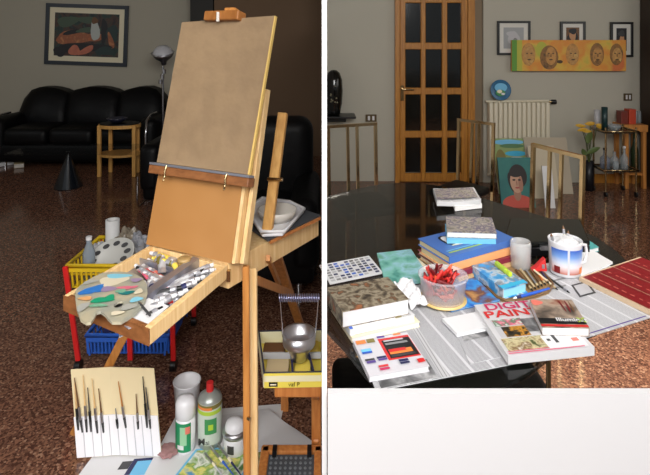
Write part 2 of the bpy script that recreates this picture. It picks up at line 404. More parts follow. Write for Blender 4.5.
# wall bracket with black oval ornament
p = P(328, 116, 5.3)
t = thing('wall_shelf', 'small black shelf on the wall beside the added white panel', 'shelf', (.12, 5.36, p.z-.04))
MB().box((.165, 5.31, p.z+.0), (.30, .27, .02), M_black, r=.006).box((.12, 5.36, p.z-.035), (.2, .17, .05), M_black, r=.01).build('shelf_board', t)
t = thing('black_vase', 'tall glossy black oval vase on the wall shelf', 'vase', (.09, 5.30, p.z+.01))
MB().lathe([(.0,0),(.06,0),(.065,.02),(.085,.12),(.092,.25),(.085,.36),(.06,.43),(.03,.455),(0,.46)], mat('lacquer', (10,11,10), .12), (.095, 5.30, p.z+.011)).build('body', t)
mm = MB(); pl = Pl((.095, 5.212, p.z+.2), (1,0,0), (0,0,1))
for i in range(14): pl.ell(mm, random.uniform(-.035,.035), random.uniform(-.06,.12), .008, .008, mat('gilt_speck', (120,115,90), .4), .0, n=8)
mm.build('speckles', t)

# ------------------------------------------------------------------ leaning canvases
def canvas(name, label, x0, x1, y0, z1, lean, base, paint=(), yaw=0, z0=0.0, th=.02, edge=None):
    w = x1-x0; L = math.hypot(z1-z0, lean)
    u = V((math.cos(yaw), math.sin(yaw), 0)); up = V((-math.sin(yaw)*lean, math.cos(yaw)*lean, z1-z0)).normalized()
    pl = Pl((x0, y0, z0), u, up)
    t = thing(name, label, 'painting', (x0+w/2, y0, z0))
    mb = MB(); pl.slab(mb, 0, 0, w, L, -th, 0, edge or M_wp2); mb.build('stretcher', t)
    mb = MB(); pl.quad(mb, 0, 0, w, L, base, .0008)
    for k, (a, b, ra, rb, m, rot) in enumerate(paint): pl.ell(mb, a*w, b*L, ra*w, rb*L, m, .0012+.0004*k, rot=rot, n=22)
    mb.build('painted_surface', t)
def xz(px, py, d): q = P(px, py, d); return q.x, q.z
x0, _ = xz(547, 1, 4.55); x1, z1 = xz(557, 169, 4.55)
canvas('small_canvas', 'small bright white canvas standing in front of the leaning boards', x0, x1, 4.58, z1, .08, C['white'], th=.012)
d = 5.12
x0, z1 = xz(495, 140, d); x1, _ = xz(526, 140, d)
canvas('landscape_painting', 'green and blue landscape canvas leaning on the left of the radiator', x0, x1, 5.0, z1, .2, mat('meadow_green', (140, 160, 100), .6),
  [(.5,.93,.5,.05,C['sky'],0), (.6,.86,.4,.04,mat('treeline',(80,120,80),.6),0), (.7,.72,.35,.05,C['aqua'],0), (.2,.4,.22,.4,C['olive'],0), (.7,.62,.3,.04,C['white'],0), (.55,.45,.3,.1,C['sky'],0)])
x0, _ = xz(527, 1, 4.95); x1, z1 = xz(576, 142, 4.95)
canvas('board', 'plain beige board leaning furthest right behind the brass chair', x0+.05, x1, 5.02, z1, .17, mat('beige_board', (176, 164, 144), .7), yaw=-.05)
x0, _ = xz(536, 1, 4.8); x1, z1 = xz(563, 150, 4.8)
canvas('blank_canvas', 'pale blank canvas with cream sides leaning behind the brass chair', x0, x1, 4.86, z1, .14, mat('blank_cream', (196, 184, 160), .7), [])
x0, _ = xz(501, 1, 4.62); x1, z1 = xz(535, 160, 4.62)
hairm = mat('portrait_hair', (40, 34, 34), .6); fcm = mat('portrait_skin', (190, 150, 125), .6)
canvas('portrait_painting', 'teal portrait canvas of a dark-haired person in a red top', x0, x1, 4.6, z1, .12, mat('portrait_teal', (42, 104, 104), .6, noise=6, c2=(52, 120, 112)),
  [(.5,.08,.46,.17,mat('portrait_red',(190,80,66),.6),0), (.56,.62,.27,.24,hairm,0), (.36,.5,.10,.2,hairm,.2), (.5,.27,.11,.14,mat('portrait_shadow',(160,115,95),.6),0),
   (.5,.50,.185,.215,fcm,.05), (.62,.46,.07,.15,mat('portrait_shadow',(160,115,95),.6),0), (.52,.68,.21,.08,hairm,.1), (.43,.545,.05,.018,hairm,0), (.59,.545,.045,.018,hairm,0),
   (.505,.48,.022,.055,mat('portrait_shadow',(160,115,95),.6),0), (.51,.39,.065,.018,mat('portrait_lip',(165,80,75),.6),0)], edge=mat('teal_edge',(25,70,70),.6))

# ------------------------------------------------------------------ drinks trolley, plants, bottles
def trolley():
    d = 5.0; x0, _ = xz(598, 1, d); x1, _ = xz(632, 1, d); zt = xz(0, 131, d)[1]; zm = xz(0, 169, d)[1]
    cx = (x0+x1)/2; w = x1-x0; y0, y1 = 4.89, 5.13
    t = thing('drinks_trolley', 'brass and glass two-tier drinks trolley by the far wall', 'trolley', (cx, 5.01, 0))
    g = mat('smoked_glass', (40, 46, 42), .05, alpha=.6)
    for z in (zt, zm):
        MB().box((cx, 5.01, z), (w, .24, .01), g).build('glass_shelf', t)
        MB().tube([(x0,y0,z+.012),(x1,y0,z+.012),(x1,y1,z+.012),(x0,y1,z+.012)], .008, M_brass, closed=True).build('rail', t)
    for x in (x0+.02, x1-.02):
        for y in (y0+.01, y1-.01):
            MB().tube([(x,y,.04),(x,y,zt+.05)], .009, M_brass).build('post', t)
            MB().cyl((x-.008,y,.025),(x+.008,y,.025), .025, M_black).build('wheel', t)
    zt += .006; zm += .006
    def lobj(name, label, cat, x, y, z, prof, m, group=None, cap=None):
        t = thing(name, label, cat, (x, y, z), group=group)
        MB().lathe(prof, m, (x, y, z), n=18).build('body', t)
        if cap: MB().cyl((x,y,z+cap[0]), (x,y,z+cap[0]+cap[1]), cap[2], cap[3], n=12).build('cap', t)
    gl = mat('clear_glass', (170, 180, 185), .05, alpha=.45); gg = mat('green_glass', (40, 55, 35), .08); bl = mat('blue_glass', (130, 140, 160), .1, alpha=.5)
    X = lambda px: (px-CX)/F*4.99
    cyl = lambda r, h: [(0,0),(r,0),(r,h),(r*.85,h),(r*.85,h-.01),(0,h-.01)]
    lobj('cylinder_vase', 'tall dark teal cylinder vase on the top of the brass trolley', 'vase', X(604.5), 4.99, zt, cyl(.028, .225), mat('teal_lacquer',(18,50,52),.4))
    lobj('glass_bowl', 'low clear glass bowl at the middle of the trolley top', 'bowl', X(613), 4.97, zt, [(0,0),(.03,0),(.055,.03),(.065,.06),(.06,.06),(.05,.03),(0,.008)], gl)
    lobj('vase_shadow', 'pale grey cylinder standing in for the shadow of the tall teal vase', 'vase_shadow', X(601), 5.06, zt, cyl(.03,.19), C['lgrey'])  # grey cylinder in place of the teal vase's cast shadow
    bot = lambda r, h: [(0,0),(r,0),(r,h*.55),(r*.35,h*.75),(r*.35,h),(0,h)]
    lobj('bottle', 'round blue-tinted glass bottle on the lower shelf, at its left', 'bottle', X(605), 4.99, zm, bot(.045,.18), bl, cap=(.18,.02,.018,M_black))
    lobj('bottle', 'clear glass bottle right of the middle of the lower trolley shelf', 'bottle', X(623), 4.97, zm, bot(.035,.2), gl, cap=(.2,.02,.014,C['white']))
    lobj('glass', 'stemless clear drinking glass in front on the lower trolley shelf', 'glass', X(613), 4.94, zm, cyl(.028,.08), gl)
    lobj('decanter', 'wide clear decanter beside the clear bottle on the trolley', 'decanter', X(618), 5.05, zm, bot(.04,.15), gl)
    # side cabinet behind
    x2, x3 = 2.98, 3.215
    t2 = thing('side_table', 'orange wooden side table between the trolley and the cupboard', 'table', ((x2+x3)/2+.1, 5.275, 0))
    zc = xz(0, 128, 5.2)[1]
    MB().box(((x2+x3)/2, 5.275, zc), (x3-x2, .22, .07), W_h, r=.004).build('top', t2)
    for x in (x2+.03, x3-.03):
        for y in (5.19, 5.36): MB().box((x, y, (zc-.03)/2), (.035, .035, zc-.03), W_h).build('leg', t2)
    MB().box(((x2+x3)/2, 5.275, .14), (x3-x2-.07, .18, .02), W_h).build('lower_shelf', t2)
    zc += .03
    lobj('bottle', 'dark green wine bottle on the shelf of the orange side table', 'bottle', x3-.07, 5.275, .151, bot(.035,.40), gg, cap=(.40,.02,.017,M_black))
    lobj('bottle', 'black wide bottle on the side table shelf next to the wine bottle', 'bottle', x2+.07, 5.275, .151, bot(.035,.42), M_black)
    for i, (dx, m, lb, h) in enumerate(((.04, mat('tin_maroon',(120,50,40),.4), 'dull maroon tin on the side table, left of the red one', .12), (.12, mat('tin_red',(190,70,45),.4), 'bright orange-red tin on the orange side table', .14))):
        q = thing('tin', lb, 'tin', (x2+dx, 5.275, zc)); MB().box((x2+dx, 5.275, zc+h/2), (.072, .09, h), m, r=.006).build('body', q)
        MB().box((x2+dx, 5.275, zc+h+.005), (.075, .094, .012), m, r=.004).build('lid', q)
    for i, dx in enumerate((.18, .215)):
        lobj('drinking_glass', ('tall clear glass beside the orange-red tin','tall clear glass nearest the wooden cupboard')[i], 'glass', x2+dx, 5.275, zc, cyl(.016,.13), gl)
trolley()
# tall pot with plant
def plant():
    x, z = xz(589, 161, 5.12); zb = 0; r = .042
    t = thing('potted_plant', 'tall black cylinder pot with large leaves and yellow flowers by the trolley', 'plant', (x, 5.12, 0))
    MB().lathe([(0,0),(r,0),(r*1.1,z),(r*.95,z),(r*.95,z-.03),(0,z-.03)], mat('pot_black',(22,24,30),.4), (x,5.12,0), n=22).build('pot', t)
    ml = mat('leaf_green', (92,110,62), .5); my = mat('flower_ochre', (205,160,40), .5)
    st = MB(); base = V((x,5.12,z-.03)); tips = []
    for (px, py) in ((588,137),(592,150),(583,152),(581,126),(590,124),(597,126),(584,130)):
        tip = P(px, py, 5.05+random.uniform(-.04,.04)); tips.append(tip); st.tube([base, (base+tip)/2+V((.01,0,.03)), tip], .004, mat('stem_green',(80,90,50),.5), n=6)
    st.build('stem', t)
    def leaf(p, L, w, ang, m, parent, name):
        mb = MB(); n = 8; c, s = math.cos(ang), math.sin(ang); A = []; 
        for i in range(n+1):
            k = i/n; ww = w*math.sin(PI*min(1,k*.97+.02))**.8; 
            for sd in (-1,0,1): 
                u, v = (k-.5)*L, sd*ww; A.append(p+V((u*c-v*s, -.01*abs(sd)-.03*k*k, u*s+v*c)))
        mb.add(A, [(i*3+j, i*3+j+1, i*3+j+4, i*3+j+3) for i in range(n) for j in (0,1)], m, True)
        o = mb.build(name, parent); sol = o.modifiers.new('s','SOLIDIFY'); sol.thickness=.0015
    for tp, L, w, a in zip(tips[:3], (.13,.14,.1), (.035,.028,.025), (1.4,.5,2.2)): leaf(tp, L, w, a, ml, t, 'leaf')
    for tp in tips[3:]:
        for k in range(2): leaf(tp+V((random.uniform(-.03,.03),0,random.uniform(-.01,.015))), .085, .017, random.uniform(-.5,.5), my, t, 'petal')
plant()

# ------------------------------------------------------------------ brass dining chairs
def dining_chair(label, L, R, ztop, fwd, seat_z=.43, zlow=.26, bars=(.40,.60)):
    L, R = V((*L, 0)), V((*R, 0)); w = (R-L).length; u = (R-L).normalized(); f = V((*fwd, 0)).normalized()
    t = thing('dining_chair', label, 'chair', tuple((L+R)/2), group=None)
    Z = lambda p, z: V((p.x, p.y, z))
    lean = -f*.03
    b = MB(); r = .011
    b.bar(Z(L, .0), Z(L+lean, ztop), .02, .02, M_brass, side=u).bar(Z(R, 0), Z(R+lean, ztop), .02, .02, M_brass, side=u)
    b.bar(Z(L+lean-u*.01, ztop), Z(R+lean+u*.01, ztop), .02, .022, M_brass).bar(Z(L, zlow), Z(R, zlow), .016, .016, M_brass)
    b.build('back_frame', t)
    for k in bars:
        q = L+u*w*k; MB().bar(Z(q, zlow), Z(q+lean, ztop), .019, .014, M_brass, side=u).build('back_bar', t)
    d = .36
    s = MB(); M = Matrix(((u.x, f.x, 0, 0), (u.y, f.y, 0, 0), (0, 0, 1, 0), (0,0,0,1)))
    c = (L+R)/2+f*(d/2+.015); M.translation = V((c.x, c.y, seat_z))
    s.box((0,0,0), (w, d, .05), M_leather, M, r=.018, seg=3); s.build('seat', t)
    for q in (L, R): MB().bar(Z(q+f*d, 0), Z(q+f*d, seat_z-.02), .02, .02, M_brass, side=u).build('leg', t)
# left chair, middle chair, right chair
dining_chair('brass-framed dining chair behind the left end of the glass table', (.034, 3.46), (.362, 3.58), .905, (.3,-1), zlow=.28)
dining_chair('brass-framed dining chair standing in front of the glazed door', (.985, 3.87), (1.175, 3.66), .89, (-.7,-.7), zlow=.3)
dining_chair('brass-framed dining chair nearest the mug, in front of the leaning canvases', (1.175, 2.98), (1.305, 2.67), .885, (-.8,-.35), zlow=.2, bars=(.36,.60))

# ------------------------------------------------------------------ glass table
def table():
    t = thing('glass_table', 'large dark glass dining table with brass legs, covered in books and newspapers', 'table', (.5, 1.9, 0))
    g = mat('table_glass', (11, 14, 12), .05, alpha=.66, spec=.6)
    pts = [(.007,1.335),(.05,1.255),(.095,1.15),(.14,1.09),(.20,1.05),(.28,1.06),(.37,1.11),(.46,1.165),(.53,1.225),(.62,1.285),(.74,1.355),(.87,1.44),(.955,1.54),(1.0,1.65),(1.03,1.82),(1.025,1.96),(.97,2.12),(.88,2.25),(.79,2.37),(.70,2.5),(.60,2.63),(.48,2.70),(.3,2.68),(.12,2.56),(.007,2.46)]
    MB().prism(pts, .738, .750, g).build('table_top', t, bev=.003)
    for x, y in ((.545,1.265),(.86,2.1),(.15,2.45)):
        MB().cyl((x,y,0),(x,y,.7385), .006, M_wp2 if x == .535 else M_brass, n=10).build('leg', t)
        MB().cyl((x,y,0),(x,y,.01), .03, M_brass, n=16).build('foot', t)
    m = MB().box((.55, 1.95, .70), (.04, .9, .05), M_goldw); m.box((.55, 1.95, .35), (.28, .3, .7), M_black, r=.02); m.build('pedestal', t)
table()
t = thing('bench', 'black leather bench under the near side of the glass table, lengthened to fill in the shade', 'bench', (.36, 1.62, 0))  # right end is a black seat; left length stands in for under-table shade
MB().box((.355, 1.60, .40), (.66, .26, .10), M_leather, r=.03, seg=4).build('seat', t)
for x in (.06, .65):
    for y in (1.50, 1.70): MB().cyl((x,y,0),(x,y,.352), .013, M_black, n=10).build('leg', t)

# ------------------------------------------------------------------ books
def pbook(name, label, cat, NL, NR, FL, zt, h, cover, pages=None, spine='left', soft=True, deco=None, group=None):
    nl, nr, fl = G(*NL, zt), G(*NR, zt), G(*FL, zt); fr = fl+nr-nl
    # make the corners square
    u = (nr-nl); v = (fl-nl); v0 = v-u*(v.dot(u)/u.dot(u)); v = v*.35+v0*.65
    w, dd = u.length, v.length
    ang = math.atan2(u.y, u.x)
    if u.x and nl.x < .008 or (nl+v).x < .008:
        pass
    ct = .0012 if soft else .003
    t = thing(name, label, cat, (nl+(u+v)/2)-V((0,0,h)), ang, group)
    un, vn = u.normalized(), v.normalized()
    def q(a0, b0, a1, b1, z0, z1, m):
        pp = [nl+un*a+vn*b for a, b in ((a0,b0),(a1,b0),(a1,b1),(a0,b1))]
        return MB().hexa([V((p.x,p.y,z0)) for p in pp], [V((p.x,p.y,z1)) for p in pp], m)
    e = .002 if soft else .004
    cv = q(0, 0, w, dd, zt-ct, zt, cover)
    o2 = q(0, 0, w, dd, zt-h, zt-h+ct, cover); cv.add(o2.v, o2.f, cover)
    sp = {'left': (0,0,ct,dd), 'front': (0,0,w,ct), 'right': (w-ct,0,w,dd), 'back': (0,dd-ct,w,dd)}[spine]
    o3 = q(*sp, zt-h+ct, zt-ct, cover); cv.add(o3.v, o3.f, cover)
    c = cv.build('cover', t)
    a0, b0, a1, b1 = e, e, w-e, dd-e
    if spine == 'left': a0 = ct
    if spine == 'front': b0 = ct
    if spine == 'right': a1 = w-ct
    if spine == 'back': b1 = dd-ct
    q(a0,b0,a1,b1, zt-h+ct, zt-ct, pages or M_wp2).build('pages', t)
    pl = Pl(nl, un, vn); pl.w, pl.d = w, dd
    if deco:
        mm = MB(); deco(pl, mm, t)
        if mm.v: mm.build('cover_print', c)
    return t, c, pl
def rects(lst):   # fractional rectangles on the cover
    def f(pl, mm, t):
        for k, (a0,b0,a1,b1,m) in enumerate(lst): pl.quad(mm, a0*pl.w, b0*pl.d, a1*pl.w, b1*pl.d, C[m] if isinstance(m, str) else m, .0006+.0002*k)
    return f
def mixd(lst, ell):
    def f(pl, mm, t):
        k = 0
        for (a0,b0,a1,b1,m) in lst: pl.quad(mm, a0*pl.w, b0*pl.d, a1*pl.w, b1*pl.d, C[m], .0006+.0002*k); k += 1
        for (a,b,ra,rb,m,rot) in ell: pl.ell(mm, a*pl.w, b*pl.d, ra*pl.w, rb*pl.d, C[m], .0006+.0002*k, rot=rot, wob=.15); k += 1
    return f

news = newsprint('newsprint'); news2 = newsprint('newsprint_faint', (205,205,208), (160,160,165))
def sheet(name, label, cat, NL, NR, FL, z, th, m, lst=(), wav=.0):
    nl, nr, fl = G(*NL, z), G(*NR, z), G(*FL, z); u = nr-nl; v = fl-nl
    ang = math.atan2(u.y, u.x); un, vn = u.normalized(), v.normalized(); w, dd = u.length, v.length
    n = 14; top = []; bot = []
    for j in range(n+1):
        for i in range(n+1):
            p = nl+u*(i/n)+v*(j/n); k = wav*(.5+.5*noise.noise(p*9)) if wav else 0
            top.append(p+V((0,0,k))); bot.append(p+V((0,0,k-th)))
    mb = MB(); N = (n+1)**2; ix = lambda i, j: j*(n+1)+i
    fs = [(ix(i,j), ix(i+1,j), ix(i+1,j+1), ix(i,j+1)) for j in range(n) for i in range(n)]
    mb.add(top+bot, fs+[tuple(x+N for x in f[::-1]) for f in fs]+
      [(ix(i,0)+N, ix(i+1,0)+N, ix(i+1,0), ix(i,0)) for i in range(n)]+[(ix(i+1,n)+N, ix(i,n)+N, ix(i,n), ix(i+1,n)) for i in range(n)]+
      [(ix(0,j+1)+N, ix(0,j)+N, ix(0,j), ix(0,j+1)) for j in range(n)]+[(ix(n,j)+N, ix(n,j+1)+N, ix(n,j+1), ix(n,j)) for j in range(n)], m)
    c = nl+(u+v)/2
    o = mb.build(name, origin=(c.x, c.y, z-th), rotz=ang); tag(o, label, cat)
    if lst:
        pl = Pl(nl, un, vn); mm = MB()
        for k, (a0,b0,a1,b1,mt) in enumerate(lst): 
            pl.n = V((0,0,1)); pl.quad(mm, a0*w, b0*dd, a1*w, b1*dd, C[mt] if isinstance(mt, str) else mt, wav+.0006+.0002*k)
        mm.build('printed_picture', o)
    return o
T = .7502
sheet('newspaper', 'open newspaper spread at the near left edge of the glass table', 'newspaper', (376,391), (548,357), (338,296), T+.0018, .0016, news,
   [(.03,.01,.34,.17,PH['news']),(.36,.0,.40,.62,'lgrey'),(.365,0,.37,.62,'grey'),(.385,0,.39,.62,'grey'),(.70,.34,.98,.58,PH['news'])])
sheet('newspaper', 'newspaper spread under the mug at the right end of the table', 'newspaper', (556,347), (657,315.5), (516,270), T+.0045, .0016, news2,
   [(.45,.42,.63,.60,'dgrey'),(.47,.44,.61,.58,'lgrey'),(.0,.02,.9,.03,'purple'),(.15,.6,.4,.62,'grey'),(.15,.7,.45,.72,'grey')])
sheet('newspaper', 'folded newspaper under the magazines in the middle of the table', 'newspaper', (470,364), (590,336), (440,298), T+.0032, .0010, news,
   [(.03,.28,.34,.62,PH['news'])])
sheet('newspaper', 'pile of folded newspaper on the far side of the glass table', 'newspaper', (437,203), (481,201), (433,190), .785, .02, news2, [(.02,.1,.95,.9,PH['greyp'])], wav=.01)
sheet('paper_sheet', 'curled white paper lying in front of the far newspaper pile', 'paper', (455,207), (482,204), (453,202.5), T+.02, .018, M_wp)
# colour swatch sheet
t, c, pl = pbook('colour_chart', 'white colour chart sheet with rows of dark swatches beside the added panel', 'chart', (330,283.5), (383,272.5), (330,263), .757, .004, C['white'])
mm = MB()
for i in range(9):
    for j in range(7):
        if (i*7+j) % 11 == 5: continue
        pl.quad(mm, pl.w*(.04+.105*i), pl.d*(.06+.13*j), pl.w*(.04+.105*i+.075), pl.d*(.06+.13*j+.085), C[random.choice(['navy','dgrey','grey','navy','lgrey','blue','grey'])])
mm.build('swatch_print', c)
t = thing('map_cover', 'teal green folded map lying behind the plastic tub', 'map', tuple(G(400,264,T)))
pp = [G(*q, .762) for q in ((386,284),(431,279),(411,249),(377,253))]
pb = MB(); pb.prism([(p.x,p.y) for p in pp], .752, .762, PH['map']); o = pb.build('folded_sheet', t)
t, c, pl = pbook('magazine', 'yellow-edged magazine peeping out behind the teal map', 'magazine', (421,282), (440,276), (408,250), .758, .006, C['cream'])

# left stack
t, c, pl = pbook('book', 'thick dark-covered art book on top of the near left stack', 'book', (342.5,312), (409,299), (330,287), .822, .040, PH['umber'], M_wp, spine='left')
t, c, pl = pbook('book', 'white paperback second from the top of the near left stack', 'book', (350,329.5), (415,315), (333,300), .7815, .016, C['white'], M_wp, deco=rects([(.0,.0,.05,.9,'blue'),(.7,.02,.9,.1,'olive'),(.8,.02,.95,.2,'lgrey')]))
t, c, pl = pbook('book', 'cream paperback at the bottom of the near left stack', 'book', (352,338), (420,322), (337,305), .7652, .0125, C['cream'], M_wp, deco=rects([(.05,.05,.9,.12,'orange')]))
# colour mixing book
t, c, pl = pbook('book', 'white colour mixing book covered with small colour swatches at the near left', 'book', (369.5,376.5), (429.5,366), (357,340), .7652, .0125, mat('cover_white',(200,198,204),.35), M_wp,
   deco=rects([(.42,.30,.98,.92,'red'),(.47,.34,.97,.86,'black'),(.5,.44,.9,.56,'orange'),(.5,.5,.8,.58,'red'),(.5,.36,.92,.42,'dgrey'),(.5,.7,.9,.76,'grey'),(.5,.8,.85,.84,'lgrey'),
    (.03,.84,.2,.95,'orange'),(.22,.84,.36,.95,'olive'),(.42,.93,.56,.99,'purple'),(.72,.94,.86,.99,'orange'),(.05,.6,.22,.68,'sky'),(.05,.55,.22,.6,'blue'),
    (.04,.35,.2,.4,'dgrey'),(.05,.28,.2,.34,'purple'),(.24,.36,.4,.41,'navy'),(.25,.3,.4,.35,'purple'),(.2,.06,.36,.11,'magenta'),(.2,.13,.36,.18,'red'),(.56,.12,.72,.17,'navy'),(.56,.18,.72,.24,'navy'),(.85,.08,.97,.18,'red')]))
# blue stack in the middle
t, c, pl = pbook('book', 'large hardback with bright blue cover, topmost of the wide book stack', 'book', (449.5,257), (515.5,238.5), (424,237), .835, .022, mat('cover_blue',(70,110,180),.35), C['beige'], soft=False, spine='front',
   deco=mixd([(.06,.12,.55,.16,'lime'),(.06,.2,.45,.23,'sky')],[(.3,.62,.13,.22,'black',0),(.3,.62,.1,.18,'white',0),(.5,.4,.3,.05,'cream',.1)]))
t, c, pl = pbook('book', 'orange and cream spined hardback just under the blue book', 'book', (449.5,264.5), (516,246), (426,244), .812, .024, mat('cover_peach',(230,165,110),.4), C['beige'], soft=False, spine='front', deco=rects([(.0,.0,.3,.03,'cream')]))
t, c, pl = pbook('book', 'maroon spined book third down in the wide book stack', 'book', (455,273), (520,254), (424,248), .787, .016, mat('cover_maroon',(130,40,60),.4), C['cream'], soft=False, spine='front')
t, c, pl = pbook('book', 'cream thick book at the bottom of the wide book stack', 'book', (459,279), (523,259), (426,252), .770, .0188, mat('cover_tan',(210,170,120),.4), C['cream'], soft=False, spine='front')
t, c, pl = pbook('book', 'pale thin paperback lying directly on the blue hardback', 'book', (447,239.5), (496,240), (457,224), .849, .0135, C['sky'], M_wp, spine='front', deco=None)
t, c, pl = pbook('book', 'grey patterned paperback at the very top of the wide stack', 'book', (447,232), (497,233.5), (456,216.5), .867, .0175, PH['greyp'], M_wp, spine='left')
# blue magazine under tub
t, c, pl = pbook('magazine', 'glossy blue magazine lying under the plastic tub of crayons', 'magazine', (451,310.5), (500,299.5), (435,277), .7615, .0045, PH['azure'], M_wp)
t, c, pl = pbook('booklet', 'folded white leaflet between the newspaper and the red-lettered magazine', 'leaflet', (457,333.5), (503,324), (444,318), .764, .009, C['white'], M_wp)

# DIGIT PAINT magazine
t, c, pl = pbook('magazine', 'thick white magazine with red DIGIT PAINT lettering at the table front', 'magazine', (508,356), (594.5,347), (489.5,303.5), .777, .020, mat('cover_pale',(200,199,202),.3), M_wp, spine='front',
   deco=rects([(.06,.30,.42,.64,'lgrey'),(.08,.51,.44,.64,PH['floral']),(.13,.30,.42,.49,PH['window']),(.42,.36,.66,.62,PH['news']),
     (.04,.05,.52,.28,PH['food']),(.5,.02,.95,.26,'white'),(.82,.12,.9,.18,'salmon'),(.62,.12,.66,.3,'dgrey'),(.54,.16,.58,.2,'dgrey'),
     (.02,.015,.9,.03,'pink'),(.02,.045,.5,.055,'pink')]))
lettering('DIGIT', pl, pl.w*.10, pl.d*.835, .044, C['magenta'], t, sx=1.15, off=.003, bold=.0006)
lettering('PAINT', pl, pl.w*.03, pl.d*.675, .044, C['red'], t, sx=1.3, off=.003, bold=.0006)
t, c, pl = pbook('book', 'small book with a misty dark photo cover lying on the red-lettered magazine', 'book', (542,327), (589.5,328), (541,299), .7985, .021, PH['mist'], M_wp, spine='right',
   deco=mixd([(.0,.11,1,.30,'black'),(.0,.02,1,.09,'red')], [(.13,.85,.13,.1,'salmon',0),(.68,.75,.02,.2,'darkred',.1),(.8,.72,.025,.22,'darkred',0),(.88,.7,.02,.2,'brown',0)]))
lettering('Illuminat', pl, pl.w*.36, pl.d*.16, .022, C['white'], t, off=.004, bold=.0004)
lettering('X', pl, pl.w*.82, pl.d*.14, .028, C['lime'], t, name='letter_x', off=.004, bold=.0006)

# red chart booklet
t, c, pl = pbook('pastel_chart', 'dark red folder with pale lettering at the right edge of the glass table', 'folder', (650,311), (712,285), (583.5,275.5), .768, .012, mat('folder_edge',(205,180,150),.5), M_wp2, spine='left')
mm = MB(); rd = mat('folder_red',(128,20,28),.35)
for i in range(4): pl.quad(mm, pl.w*(.025+.245*i), pl.d*.03, pl.w*(.025+.245*i+.235), pl.d*.97, rd)
for i in range(4):
    for j in range(8):
        L = random.uniform(.02,.05); a = pl.w*(.1+.235*i); b = pl.d*(.08+.11*j)
        pl.quad(mm, a+.004, b, a+.007, b+L*.4, C['salmon'], .0012)
mm.build('panel_print', c)
t, c, pl = pbook('envelope', 'stack of white paper between the mug and the red folder', 'paper', (582,276), (613,262), (573,256), .762, .006, C['white'], M_wp)

# black case and teal books behind mug
t = thing('black_case', 'flat black case lying on the table behind the mug', 'case', tuple(G(550,236,.752)))
pp = [G(*q, .80) for q in ((503,243),(590,241),(580,219),(510,218))]
MB().prism([(p.x,p.y) for p in pp], .7515, .782, M_black).build('base', t, bev=.004)
MB().prism([(p.x,p.y) for p in pp], .783, .80, mat('case_lid',(16,18,16),.25)).build('lid', t, bev=.004)
pc_ = (pp[0]+pp[1])/2
MB().box((pc_.x, pc_.y-.006, .783), (.05, .012, .015), M_steel).build('latch', t)
t, c, pl = pbook('book', 'teal green book beside the mug, edge of the black case', 'book', (584,251), (599,247), (582,240), .766, .015, C['teal'], M_wp)

# ------------------------------------------------------------------ tub of crayons
def tub():
    c = G(443, 298, .7632); cz = c.z
    t = thing('plastic_tub', 'round translucent plastic tub full of red crayons', 'tub', tuple(c))
    m = mat('tub_plastic', (225, 220, 228), .3, alpha=.3)
    MB().lathe([(0,0),(.056,0),(.058,.004),(.066,.062),(.070,.064),(.070,.068),(.063,.068),(.055,.006),(0,.004)], m, c, n=36).build('body', t)
    MB().lathe([(0,0),(.064,0),(.066,.003),(0,.003)], mat('lid_amber',(215,185,120),.4), c-V((0,0,.0032)), n=36).build('base_ring', t)
    cols = [('red','crayon_red',(200,45,40)),('dark red','crayon_darkred',(110,20,25)),('brown','crayon_brown',(95,45,30)),('pink','crayon_pink',(235,110,120)),('orange','crayon_orange',(220,90,50))]
    protos = {}
    for i in range(60):
        nm, mn, cc = cols[0] if i % 3 == 0 else (cols[1] if i % 3 == 1 else random.choice(cols))
        if nm not in protos:
            o = thing('crayon', nm+' crayon stub lying among others in the plastic tub', 'crayon', (0,0,0), group=nm+' crayons in the plastic tub')
            MB().cyl((0,0,0),(0,0,.042), .0048, mat(mn,cc,.45), n=10).build('stick', o)
            MB().cyl((0,0,.042),(0,0,.050), .0046, mat(mn,cc,.45), r1=.0015, n=10).build('tip', o)
            protos[nm] = o
        else: o = copy_tree(protos[nm])
        a = random.uniform(0, 2*PI); r = .038*math.sqrt(random.random()); k = i/60
        o.matrix_world = Matrix.Translation(c+V((r*math.cos(a)-.008, r*math.sin(a), .010+.052*k))) @ Matrix.Rotation(random.uniform(0,6.28),4,'Z') @ Matrix.Rotation(random.uniform(.5,1.45),4,'X') @ Matrix.Translation((0,0,-.016))
        if i == 999:
            pass
tub()
# crumpled tissue
bm = bmesh.new(); bmesh.ops.create_grid(bm, x_segments=24, y_segments=10, size=1)
ca, cb = P(400,283,1.42), P(420,308,1.33)
for v in bm.verts:
    x, y = v.co.x, v.co.y; k = (x+1)/2
    base = G(402+18*k, 282+26*k, .79-.025*k)
    v.co = base+V((.026*y, .012*y, 0))+V((.004*noise.noise(V((x*4,y*3,0))), 0, .012*abs(math.sin(x*5+y*2))+.008*noise.noise(V((x*3,y*4,3)))))
bm.verts.index_update()
o = MB().frombm(bm, M_wp).build('paper_tissue'); s = o.modifiers.new('s','SOLIDIFY'); s.thickness=.001; tag(o, 'crumpled white paper tissue between the book stack and the plastic tub', 'tissue')

# blue pencil box and highlighter
t, c, pl = pbook('pencil_box', 'bright blue cardboard pencil box with white lower edge', 'box', (503,289), (527.5,282.5), (482,263), .792, .030, PH['fabric'], mat('box_side',(150,215,235),.4), soft=False, spine='left',
   deco=mixd([(.0,.0,1,.12,'aqua')], []))
a, b = G(496,263,.80), G(511,275,.80)
t = thing('highlighter', 'lime green highlighter lying on the blue pencil box', 'pen', tuple((a+b)/2-V((0,0,.008))))
MB().bar(a, a+(b-a)*.72, .015, .013, C['lime'], side=(0,0,1), r=.003).build('barrel', t); MB().bar(a+(b-a)*.73, b, .014, .012, mat('lime_cap',(190,215,50),.35), side=(0,0,1), r=.003).build('cap', t)
